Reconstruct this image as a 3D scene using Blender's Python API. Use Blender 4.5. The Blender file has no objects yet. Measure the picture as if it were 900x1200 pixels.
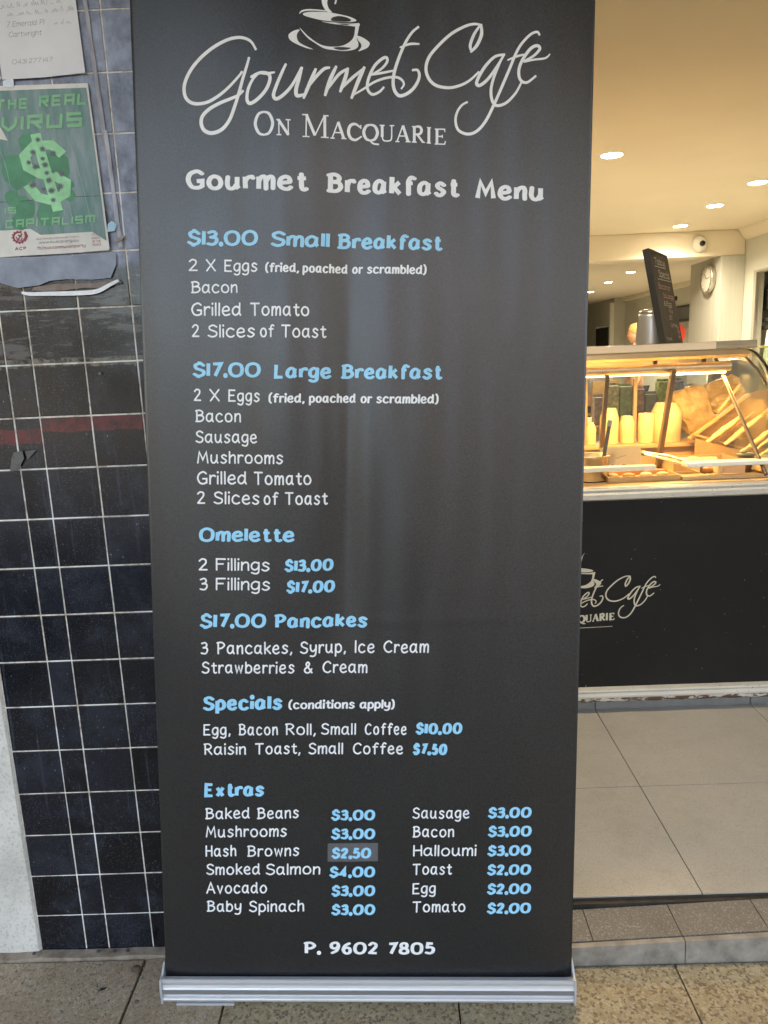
import bpy, bmesh, math, random
from mathutils import Vector, Matrix, noise
random.seed(7)
S = bpy.context.scene
COL = S.collection
R = math.radians

# ---------------------------------------------------------------- camera
pit, rol, yaw = R(11.5345), R(-2.3615), R(-0.9347)
fw = Vector((math.sin(yaw)*math.cos(pit), math.cos(yaw)*math.cos(pit), -math.sin(pit)))
rt = Vector((math.cos(yaw), -math.sin(yaw), 0)); up = rt.cross(fw)
rt, up = rt*math.cos(rol)+up*math.sin(rol), -rt*math.sin(rol)+up*math.cos(rol)
cam = bpy.data.objects.new('camera', bpy.data.cameras.new('camera')); COL.objects.link(cam)
m = Matrix((rt, up, -fw)).transposed().to_4x4(); m.translation = (0, 0, 1.28)
cam.matrix_world = m
cam.data.sensor_fit = 'VERTICAL'; cam.data.sensor_height = 36; cam.data.lens = 882.5/1200*36
cam.data.clip_start = 0.05; cam.data.clip_end = 500
S.camera = cam

# ---------------------------------------------------------------- sky and sun (sun behind the building: the shop front is in open shade)
SUN_EL, SUN_AZ = R(52), R(20)
w = bpy.data.worlds.new('World'); S.world = w; w.use_nodes = True
nt = w.node_tree; bg = nt.nodes['Background']
sky = nt.nodes.new('ShaderNodeTexSky'); sky.sky_type = 'NISHITA'; sky.sun_disc = False
sky.sun_elevation = SUN_EL; sky.sun_rotation = SUN_AZ; sky.dust_density = 2.5; sky.air_density = 1.0
nt.links.new(sky.outputs[0], bg.inputs[0]); bg.inputs[1].default_value = 0.15
sl = bpy.data.lights.new('sun', 'SUN'); sl.energy = 3.5; sl.angle = R(0.53); sl.color = (1, .95, .88)
so = bpy.data.objects.new('sun', sl); COL.objects.link(so)
sd = Vector((math.sin(SUN_AZ)*math.cos(SUN_EL), math.cos(SUN_AZ)*math.cos(SUN_EL), math.sin(SUN_EL)))
so.rotation_euler = sd.to_track_quat('Z', 'Y').to_euler(); so.location = (0, 0, 30)
S.view_settings.view_transform = 'Standard'; S.view_settings.look = 'None'
S.view_settings.exposure = 3.3; S.view_settings.gamma = 1
S.view_settings.use_white_balance = True; S.view_settings.white_balance_temperature = 7800; S.view_settings.white_balance_tint = 10
S.render.engine = 'CYCLES'
S.cycles.max_bounces = 8; S.cycles.transparent_max_bounces = 12
S.cycles.caustics_reflective = False; S.cycles.caustics_refractive = False
S.cycles.sample_clamp_indirect = 4.0

# ---------------------------------------------------------------- materials
def nd(t, kind, **k):
    n = t.nodes.new(kind)
    for a, v in k.items(): setattr(n, a, v)
    return n
def mat(name, col, rough=.5, metal=0., var=0., vscale=8., bump=0., bscale=60., spec=.5, stretch=None, col2=None, emit=None, estr=0., trans=0., coords='Object', rvar=0., coat=0., detail=5):
    m = bpy.data.materials.new(name); m.use_nodes = True; t = m.node_tree; L = t.links
    b = t.nodes['Principled BSDF']
    b.inputs['Base Color'].default_value = (*col, 1); b.inputs['Roughness'].default_value = rough
    b.inputs['Metallic'].default_value = metal; b.inputs['Specular IOR Level'].default_value = spec
    b.inputs['Coat Weight'].default_value = coat
    if trans: b.inputs['Transmission Weight'].default_value = trans
    if emit: b.inputs['Emission Color'].default_value = (*emit, 1); b.inputs['Emission Strength'].default_value = estr
    tc = nd(t, 'ShaderNodeTexCoord'); mp = nd(t, 'ShaderNodeMapping')
    L.new(tc.outputs[coords], mp.inputs[0])
    if stretch: mp.inputs['Scale'].default_value = stretch
    if var or col2:
        n = nd(t, 'ShaderNodeTexNoise'); n.inputs['Scale'].default_value = vscale; n.inputs['Detail'].default_value = detail
        n.inputs['Roughness'].default_value = .65
        L.new(mp.outputs[0], n.inputs['Vector'])
        r = nd(t, 'ShaderNodeValToRGB'); r.color_ramp.elements[0].position = .3; r.color_ramp.elements[1].position = .7
        c2 = col2 or tuple(c*(1+var) for c in col)
        c1 = col if col2 else tuple(c*(1-var) for c in col)
        r.color_ramp.elements[0].color = (*c1, 1); r.color_ramp.elements[1].color = (*c2, 1)
        L.new(n.outputs['Fac'], r.inputs[0]); L.new(r.outputs[0], b.inputs['Base Color'])
        if rvar:
            mr = nd(t, 'ShaderNodeMapRange'); mr.inputs[3].default_value = rough-rvar; mr.inputs[4].default_value = rough+rvar
            L.new(n.outputs['Fac'], mr.inputs[0]); L.new(mr.outputs[0], b.inputs['Roughness'])
    if bump:
        n2 = nd(t, 'ShaderNodeTexNoise'); n2.inputs['Scale'].default_value = bscale; n2.inputs['Detail'].default_value = 4
        L.new(mp.outputs[0], n2.inputs['Vector'])
        bp = nd(t, 'ShaderNodeBump'); bp.inputs['Strength'].default_value = bump; bp.inputs['Distance'].default_value = .002
        L.new(n2.outputs['Fac'], bp.inputs['Height']); L.new(bp.outputs[0], b.inputs['Normal'])
    return m
def P(m): return m.node_tree.nodes['Principled BSDF']
def ramp(t, src, p0, p1, c0=(0,0,0,1), c1=(1,1,1,1)):
    r = nd(t, 'ShaderNodeValToRGB'); e = r.color_ramp.elements
    e[0].position = p0; e[1].position = p1; e[0].color = c0; e[1].color = c1
    t.links.new(src, r.inputs[0]); return r.outputs[0]
def noi(t, vec, scale, detail=4, rough=.6, kind='ShaderNodeTexNoise'):
    n = nd(t, kind); n.inputs['Scale'].default_value = scale
    if kind == 'ShaderNodeTexNoise': n.inputs['Detail'].default_value = detail; n.inputs['Roughness'].default_value = rough
    t.links.new(vec, n.inputs['Vector']); return n
def mixc(t, fac, a, b):
    n = nd(t, 'ShaderNodeMix', data_type='RGBA')
    if hasattr(fac, 'links') or not isinstance(fac, (int, float)): t.links.new(fac, n.inputs[0])
    else: n.inputs[0].default_value = fac
    for i, v in ((6, a), (7, b)):
        if isinstance(v, tuple): n.inputs[i].default_value = (*v[:3], 1)
        else: t.links.new(v, n.inputs[i])
    return n.outputs[2]
def mth(t, op, a, b=None, c=None):
    n = nd(t, 'ShaderNodeMath', operation=op)
    for i, v in enumerate((a, b, c)):
        if v is None: continue
        if isinstance(v, (int, float)): n.inputs[i].default_value = v
        else: t.links.new(v, n.inputs[i])
    return n.outputs[0]
def scaled(t, vec, s, off=(0, 0, 0)):
    n = nd(t, 'ShaderNodeMapping'); n.inputs['Scale'].default_value = s; n.inputs['Location'].default_value = off
    t.links.new(vec, n.inputs[0]); return n.outputs[0]

# ---------------------------------------------------------------- mesh helpers
class MB:
    def __init__(s): s.v = []; s.f = []; s.sm = []
    def add(s, vs, fs, smooth=False):
        o = len(s.v); s.v += [tuple(v) for v in vs]; s.f += [tuple(i+o for i in f) for f in fs]; s.sm += [smooth]*len(fs); return s
    def box(s, x0, x1, y0, y1, z0, z1, M=None):
        vs = [Vector((x, y, z)) for x in (x0, x1) for y in (y0, y1) for z in (z0, z1)]
        if M: vs = [M @ v for v in vs]
        return s.add(vs, [(0,1,3,2),(4,6,7,5),(0,4,5,1),(2,3,7,6),(0,2,6,4),(1,5,7,3)])
    def bev(s, x0, x1, y0, y1, z0, z1, b, M=None):
        # box with chamfered edges (24 vertices)
        bm = bmesh.new(); bmesh.ops.create_cube(bm, size=1)
        for v in bm.verts: v.co = Vector((x0+(v.co.x+.5)*(x1-x0), y0+(v.co.y+.5)*(y1-y0), z0+(v.co.z+.5)*(z1-z0)))
        bmesh.ops.bevel(bm, geom=bm.edges[:], offset=b, segments=2, profile=.6, affect='EDGES')
        bm.verts.index_update()
        vs = [(M @ v.co) if M else v.co.copy() for v in bm.verts]
        s.add(vs, [tuple(v.index for v in f.verts) for f in bm.faces]); bm.free(); return s
    def tube(s, pts, r, n=10, cap=True, smooth=True):
        pts = [Vector(p) for p in pts]; rs = r if isinstance(r, (list, tuple)) else [r]*len(pts)
        rings = []; ref = None
        for i, p in enumerate(pts):
            d = (pts[min(i+1, len(pts)-1)]-pts[max(i-1, 0)]).normalized()
            if ref is None: ref = d.orthogonal().normalized()
            ref = (ref - d*ref.dot(d)).normalized(); q = d.cross(ref)
            rings.append([p+(ref*math.cos(2*math.pi*k/n)+q*math.sin(2*math.pi*k/n))*rs[i] for k in range(n)])
        vs = [v for g in rings for v in g]
        fs = [(i*n+k, i*n+(k+1)%n, (i+1)*n+(k+1)%n, (i+1)*n+k) for i in range(len(pts)-1) for k in range(n)]
        s.add(vs, fs, smooth)
        if cap: s.add(rings[0], [tuple(range(n))[::-1]]); s.add(rings[-1], [tuple(range(n))])
        return s
    def lathe(s, prof, c=(0, 0, 0), n=24, ax='z', M=None, smooth=True):
        c = Vector(c); vs = []
        for r, h in prof:
            for k in range(n):
                a = 2*math.pi*k/n; p = Vector((r*math.cos(a), r*math.sin(a), h))
                if M: p = M @ p
                vs.append(c+p)
        fs = [(i*n+k, i*n+(k+1)%n, (i+1)*n+(k+1)%n, (i+1)*n+k) for i in range(len(prof)-1) for k in range(n)]
        return s.add(vs, fs, smooth)
    def extr(s, prof, x0, x1, smooth=False):
        # profile of (y,z) swept along x, capped
        n = len(prof)
        vs = [(x0, y, z) for y, z in prof]+[(x1, y, z) for y, z in prof]
        s.add(vs, [(i, (i+1) % n, n+(i+1) % n, n+i) for i in range(n)], smooth)
        s.add(vs, [tuple(range(n))[::-1], tuple(range(n, 2*n))]); return s
    def ell(s, c, r, M=None, nu=16, nv=10):
        prof = [(math.sin(math.pi*i/nv), -math.cos(math.pi*i/nv)) for i in range(nv+1)]
        T = Matrix.Diagonal((*r, 1)); T = (M.to_4x4() @ T) if M else T
        return s.lathe([(max(a, 1e-4), h) for a, h in prof], c, nu, M=T.to_3x3())
    def mesh(s, name):
        me = bpy.data.meshes.new(name); me.from_pydata(s.v, [], s.f); me.update()
        for p, q in zip(me.polygons, s.sm): p.use_smooth = q
        return me
    def build(s, name, m, parent=None, fix=True):
        me = s.mesh(name); me.materials.append(m)
        if fix:
            bm = bmesh.new(); bm.from_mesh(me); bmesh.ops.recalc_face_normals(bm, faces=bm.faces); bm.to_mesh(me); bm.free()
        o = bpy.data.objects.new(name, me); COL.objects.link(o)
        if parent: o.parent = parent
        return o
def tag(o, label=None, cat=None, group=None, kind=None):
    if label: o['label'] = label
    if cat: o['category'] = cat
    if group: o['group'] = group
    if kind: o['kind'] = kind
    return o
def thing(name, label, cat, loc=(0, 0, 0), group=None):
    o = bpy.data.objects.new(name, None); COL.objects.link(o); o.location = loc; o.empty_display_size = .1
    return tag(o, label, cat, group)
def struct(name, mb, m): return tag(mb.build(name, m), kind='structure')
def dup(o, parent=None, loc=None):
    c = o.copy(); COL.objects.link(c); c.parent = parent
    if loc is not None: c.location = loc
    for ch in [x for x in bpy.data.objects if x.parent == o]: dup(ch, c)
    return c
def rotz(a): return Matrix.Rotation(a, 3, 'Z')
def catmull(p, n=8, closed=False):
    if len(p) < 3: return list(p)
    out = []
    N = len(p)
    for i in range(N if closed else N-1):
        g = (lambda k: p[k % N]) if closed else (lambda k: p[max(0, min(N-1, k))])
        a, b, c, d = g(i-1), g(i), g(i+1), g(i+2)
        for j in range(n):
            t = j/n
            out.append(tuple(.5*((2*b[k])+(-a[k]+c[k])*t+(2*a[k]-5*b[k]+4*c[k]-d[k])*t*t+(-a[k]+3*b[k]-3*c[k]+d[k])*t**3) for k in range(2)))
    if not closed: out.append(tuple(p[-1]))
    return out

# ---------------------------------------------------------------- lettering: pen strokes drawn on a surface
G = {
'A':'l 0 0 36 100 70 0;l 14 34 57 34','B':'l 8 0 8 100;c 0 95 30 101 52 86 46 64 14 55;c 14 55 50 52 61 28 42 4 0 2',
'C':'c 62 84 42 100 14 84 2 48 14 12 40 0 62 13','D':'l 8 0 8 100;c 2 99 40 94 64 50 40 6 2 0',
'E':'l 54 98 6 98 6 2 56 2;l 6 52 46 52','F':'l 56 98 6 98 6 0;l 6 54 44 54',
'G':'c 60 86 40 100 12 84 2 46 16 8 42 0 62 12;l 62 8 62 42 38 42','H':'l 6 0 6 100;l 58 0 58 100;l 6 52 58 52',
'I':'l 10 0 10 100','L':'l 6 100 6 2 50 2','M':'l 0 0 12 98 38 28 64 98 76 0','N':'l 6 0 6 98 56 2 56 100',
'O':'c 36 100 10 84 2 50 10 14 36 0 62 14 70 50 62 84 36 100','P':'l 8 0 8 100;c 0 96 34 100 56 76 38 50 8 44',
'R':'l 8 0 8 100;c 0 97 34 100 54 78 40 54 8 48;l 26 48 58 0','S':'c 54 86 32 100 8 86 12 62 34 50 54 36 50 10 26 0 2 12',
'T':'l 0 98 64 98;l 32 98 32 0','U':'c 6 100 6 40 12 8 34 0 56 10 60 40 60 100','V':'l 0 100 30 0 60 100','X':'l 4 0 56 98;l 2 98 58 0',
'a':'c 48 56 26 67 6 48 5 16 22 1 40 12 48 32;l 49 65 48 14 57 0','b':'l 6 100 6 2;c 6 40 26 66 50 50 50 16 28 0 6 12',
'c':'c 48 56 28 67 8 52 4 22 18 2 36 0 50 9','d':'l 50 100 50 14 57 1;c 50 52 28 67 6 48 5 16 22 1 40 12 49 32',
'e':'c 6 32 28 34 46 40 42 60 26 67 8 52 4 22 18 2 36 0 50 9','f':'c 46 94 30 100 18 84 17 60 17 0;l 2 60 38 60',
'g':'c 48 58 26 66 6 48 6 18 24 4 42 16 48 34;c 49 64 50 20 46 -18 28 -31 6 -23','h':'l 6 100 6 0;c 6 38 20 60 38 64 46 48 46 24 47 0',
'i':'l 8 60 8 0;l 8 95 8 98','j':'c 8 64 8 0 0 -26 -8 -28','k':'l 6 100 6 0;l 46 64 8 28;l 18 36 50 0','l':'l 8 100 8 0',
'm':'l 6 64 6 0;c 6 38 16 60 30 64 38 50 38 0;c 38 38 50 60 62 64 70 50 70 0','n':'l 6 64 6 0;c 6 38 20 60 38 64 46 48 46 24 47 0',
'o':'c 28 66 10 56 2 32 10 8 28 0 46 8 54 32 46 56 28 66','p':'l 6 64 6 -32;c 6 50 28 67 50 48 50 16 28 0 6 12',
'q':'c 48 58 26 66 6 48 6 14 26 0 48 20;l 50 64 50 -32','r':'l 6 64 6 0;c 6 36 16 58 34 64 40 58',
's':'c 42 56 24 67 8 56 14 40 30 31 42 17 28 1 14 0 2 8','t':'c 16 90 16 40 18 10 28 0 38 5;l 0 62 36 62',
'u':'c 6 64 5 24 14 3 32 2 46 24;l 48 64 48 14 55 0','v':'l 2 64 24 0 46 64','w':'l 2 64 16 2 32 58 48 2 62 64','x':'l 2 64 44 0;l 2 0 44 64',
'y':'c 5 64 6 32 18 16 34 18 48 34;c 50 64 50 20 44 -18 26 -31 6 -25',
'0':'c 36 100 10 86 2 50 10 14 36 0 62 14 70 50 62 86 36 100','1':'l 10 0 10 100',
'2':'c 4 82 22 100 44 90 44 64 26 36 4 4;l 4 3 52 3','3':'c 6 92 32 100 46 80 36 60 18 55;c 18 55 46 50 50 24 34 2 4 6',
'4':'l 40 0 40 98 2 28 58 28','5':'l 48 97 12 97 8 56;c 8 56 30 62 50 46 48 14 26 0 2 8',
'6':'c 44 96 18 76 4 36 16 4 36 0 52 18 46 48 24 54 6 34','7':'l 2 97 52 97 18 0',
'8':'c 28 52 8 64 10 90 28 100 46 90 46 64 28 52 6 38 4 10 28 0 52 10 50 38 28 52','9':'c 50 68 32 46 8 54 4 80 18 98 40 98 52 72 40 26 12 2',
'$':'c 56 84 34 100 8 86 14 60 34 50 58 36 54 10 28 0 2 14;l 31 116 31 96;l 27 4 27 -16','.':'l 6 2 6 6','&':'c 60 2 32 48 14 78 26 98 40 86 32 60 8 38 4 14 22 0 42 8 58 36',
',':'l 10 6 4 -14','(':'c 22 110 6 84 2 48 6 10 20 -12','-':'l 0 40 30 40',')':'c 2 110 16 84 20 48 16 10 2 -12',"'":'l 4 100 2 84','/':'l 0 -10 40 106'}
G.update({'Y':'l 2 98 30 48 58 98;l 30 48 30 0','W':'l 0 98 18 2 38 70 58 2 76 98','K':'l 6 100 6 0;l 54 98 8 46;l 22 60 56 0','J':'c 40 98 40 20 24 0 4 10','Z':'l 4 97 54 97 4 3 56 3'})
G['0w'] = 'c 40 100 12 86 2 50 12 14 40 0 68 14 78 50 68 86 40 100'
# square poster capitals
for k, v in {'T':'l 0 94 70 94;l 34 94 34 0','H':'l 6 0 6 100;l 60 0 60 100;l 6 52 60 52','E':'l 60 94 6 94 6 6 60 6;l 6 50 54 50','R':'l 6 0 6 94 58 94 58 50 14 50;l 28 48 60 0','A':'l 6 0 6 94 60 94 60 0;l 6 44 60 44',
 'L':'l 6 100 6 6 56 6','V':'l 6 100 6 40 32 4 60 40 60 100','I':'l 10 0 10 100','U':'l 6 100 6 6 60 6 60 100','S':'l 60 94 6 94 6 50 60 50 60 6 6 6','C':'l 60 94 6 94 6 6 60 6','P':'l 6 0 6 94 60 94 60 44 14 44','M':'l 6 0 6 94 74 94 74 0;l 40 94 40 10'}.items(): G['#'+k] = v
# serif capitals: "thick" or "thin" strokes carry their own width, '|' = flat ended
SG = {'O':('74',[('v',1.1,'39 99 18 90 6 50 18 10 39 1'),('v',1.1,'35 1 56 10 68 50 56 90 35 99')]),
'N':('72',[('l',.45,'14 2 14 98'),('l',1,'12 98 60 3'),('l',.45,'60 0 60 98'),('l',.42,'2 98 20 98'),('l',.42,'2 2 26 2'),('l',.42,'48 98 72 98')]),
'M':('90',[('l',.45,'14 2 16 98'),('l',1,'16 98 44 8'),('l',.45,'44 8 76 98'),('l',1,'77 98 77 2'),('l',.42,'2 98 22 98'),('l',.42,'2 2 26 2'),('l',.42,'72 98 90 98'),('l',.42,'64 2 90 2')]),
'A':('72',[('l',.45,'8 2 36 100'),('l',1,'36 100 62 2'),('l',.42,'18 36 52 36'),('l',.42,'0 2 20 2'),('l',.42,'50 2 74 2')]),
'C':('68',[('v',1.1,'64 78 40 99 16 88 6 50 16 12 40 1 66 22'),('l',.45,'65 96 65 72')]),
'Q':('74',[('v',1.1,'39 99 18 90 6 50 18 10 39 1'),('v',1.1,'35 1 56 10 68 50 56 90 35 99'),('c',.6,'34 0 50 -18 72 -22')]),
'U':('72',[('l',1,'14 98 14 26'),('c',.5,'14 30 20 6 38 1 56 8 60 30'),('l',.45,'60 26 60 98'),('l',.42,'2 98 26 98'),('l',.42,'50 98 72 98')]),
'R':('68',[('l',1,'14 98 14 2'),('v',1.0,'14 97 40 98 50 76 40 53 14 50'),('l',.8,'28 50 58 2'),('l',.42,'2 98 20 98'),('l',.42,'2 2 26 2'),('l',.42,'54 2 68 2')]),
'I':('30',[('l',1,'15 98 15 2'),('l',.42,'3 98 27 98'),('l',.42,'3 2 27 2')]),
'E':('60',[('l',1,'14 98 14 2'),('l',.45,'2 98 54 98 55 80'),('l',.45,'14 52 42 52'),('l',.45,'42 62 42 42'),('l',.45,'2 2 55 2 59 22')])}
def parse(s):
    out = []
    for st in s.split(';'):
        q = st.split(); n = list(map(float, q[1:]))
        out.append((q[0], [(n[i], n[i+1]) for i in range(0, len(n), 2)]))
    return out
LAY = [0]
def ribbon(mb, pts, r, mp, flat=False, taper=0., asp=1.):
    """pts: 2D metric pen path, r: half width, mp: (x,y,lift)->3D"""
    q = [pts[0]]
    for p in pts[1:]:
        if math.hypot(p[0]-q[-1][0], p[1]-q[-1][1]) > 1e-5: q.append(p)
    if len(q) < 2: q.append((q[0][0], q[0][1]+1e-4))
    LAY[0] = (LAY[0]+1) % 7
    base = LAY[0]*4e-5
    vs = []; fs = []
    N = len(q)
    dirs = []
    for i in range(N):
        a = q[max(i-1, 0)]; b = q[min(i+1, N-1)]
        if 0 < i < N-1:
            d1 = Vector((q[i][0]-a[0], q[i][1]-a[1])).normalized(); d2 = Vector((b[0]-q[i][0], b[1]-q[i][1])).normalized()
            d = d1+d2; d = d.normalized() if d.length > 1e-3 else d1
            k = 1/max(.45, d.dot(d1))
        else: d = Vector((b[0]-a[0], b[1]-a[1])).normalized(); k = 1
        dirs.append((d, k))
    for i, (d, k) in enumerate(dirs):
        u = i/(N-1); rr = r*k
        if taper: rr *= (1-taper)+taper*math.sin(math.pi*min(max(u, .03), .97))**.5
        n = Vector((-d.y, d.x)); l = base+u*3e-5; rr *= math.hypot(n.x, n.y*asp)
        vs += [mp(q[i][0]+n.x*rr, q[i][1]+n.y*rr, l), mp(q[i][0]-n.x*rr, q[i][1]-n.y*rr, l)]
        if i: j = 2*i; fs.append((j-2, j-1, j+1, j))
    if not flat:
        for e, sg in ((0, -1), (N-1, 1)):
            d = dirs[e][0]*sg; n = Vector((-d.y, d.x)); c = Vector(q[e]); rr = r*((1-taper)+taper*.3**.5 if taper else 1)
            o = len(vs); l = base+(3e-5 if e else 0)
            for a in range(7):
                t = math.pi*a/6-math.pi/2; p = n*math.sin(t)*rr+d*math.cos(t)*rr; p.y *= asp; p += c; vs.append(mp(p.x, p.y, l))
            fs.append(tuple(range(o, o+7)))
    mb.add(vs, fs)
# style: (pen radius / cap height, gap, slant)
STY = {'R': (.064, 13, .02), 'B': (.128, 6, .05), 'H': (.13, 9, .02), 'S': (.112, 6, .05), 'T': (.14, 4, .08), 'Q': (.10, 22, .2), 'N': (.035, 14, .25), 'K': (.075, 12, .1)}
def word(mb, txt, L, H, mp, sty, x0=0., sq=False):
    """txt fitted between x0 and x0+L metres at cap height H metres; mp as in ribbon"""
    pr, gap, sl = STY[sty]; r = pr*H
    pen = []; wsum = 0; fixed = 0; rad = pr*100; asp = .70 if sty in 'BHST' else 1.
    for ch in txt:
        if ch == ' ': fixed += (.42 if sty != 'K' else .3)*H; continue
        key = ('#'+ch) if sq else ch
        if ch == '0' and sty in 'BT': key = '0w'
        g = parse(G[key])
        if ch.islower() and not sq: g = [(k, [(a, b*1.09 if 0 < b < 69 else b) for a, b in st]) for k, st in g]
        xs = [p[0] for _, st in g for p in st]; mn, mx = min(xs), max(xs)
        pen.append((g, mn, wsum, fixed)); wsum += mx-mn
        fixed += 2*r+(gap*(.6 if ch in '.,' else 1)-(5 if ch in 'tfrk' else 0))/100*H
    fixed -= gap/100*H
    sc = max(.25*H/100, (L-fixed)/max(1., wsum)) if L else H/100
    if wsum < 25 and L: sc = min(sc, 1.2*H/100)
    fy = lambda y: (y*(1-2*pr*asp)+rad*asp)/100*H
    jit = H*.010
    for g, mn, w0, f0 in pen:
        for k, st in g:
            st = [(x0+f0+r+(px-mn+w0)*sc+sl*(fy(py)-H*.4), fy(py)) for px, py in st]
            cl = len(st) > 3 and math.hypot(st[0][0]-st[-1][0], st[0][1]-st[-1][1]) < 1e-5
            if not (len(st) == 2 and abs(st[0][1]-st[1][1]) < H*.08): st = [(a+random.uniform(-jit, jit), b+random.uniform(-jit, jit)) for a, b in st]
            if k == 'c':
                if cl: st = catmull(st[:-1], 6, True); st.append(st[0])
                else: st = catmull(st, 6)
            dot = len(st) == 2 and abs(st[0][1]-st[1][1]) < H*.08 and abs(st[0][0]-st[1][0]) < H*.05
            ribbon(mb, st, r*(1.2 if dot else 1), mp, flat=sty in 'BHTQ' and k == 'l' and not dot, asp=1. if dot else asp)
def serif(mb, ch, L, H, mp, r0, x0=0.):
    w_, sts = SG[ch]; sx = L/float(w_)
    for k, wd, st in sts:
        n = list(map(float, st.split())); p = [(x0+n[i]*sx, n[i+1]/100*H) for i in range(0, len(n), 2)]
        if k in 'cv': p = catmull(p, 6)
        ribbon(mb, p, r0*wd, mp, flat=(k == 'l'), taper=.75 if k == 'v' else 0)
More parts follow.
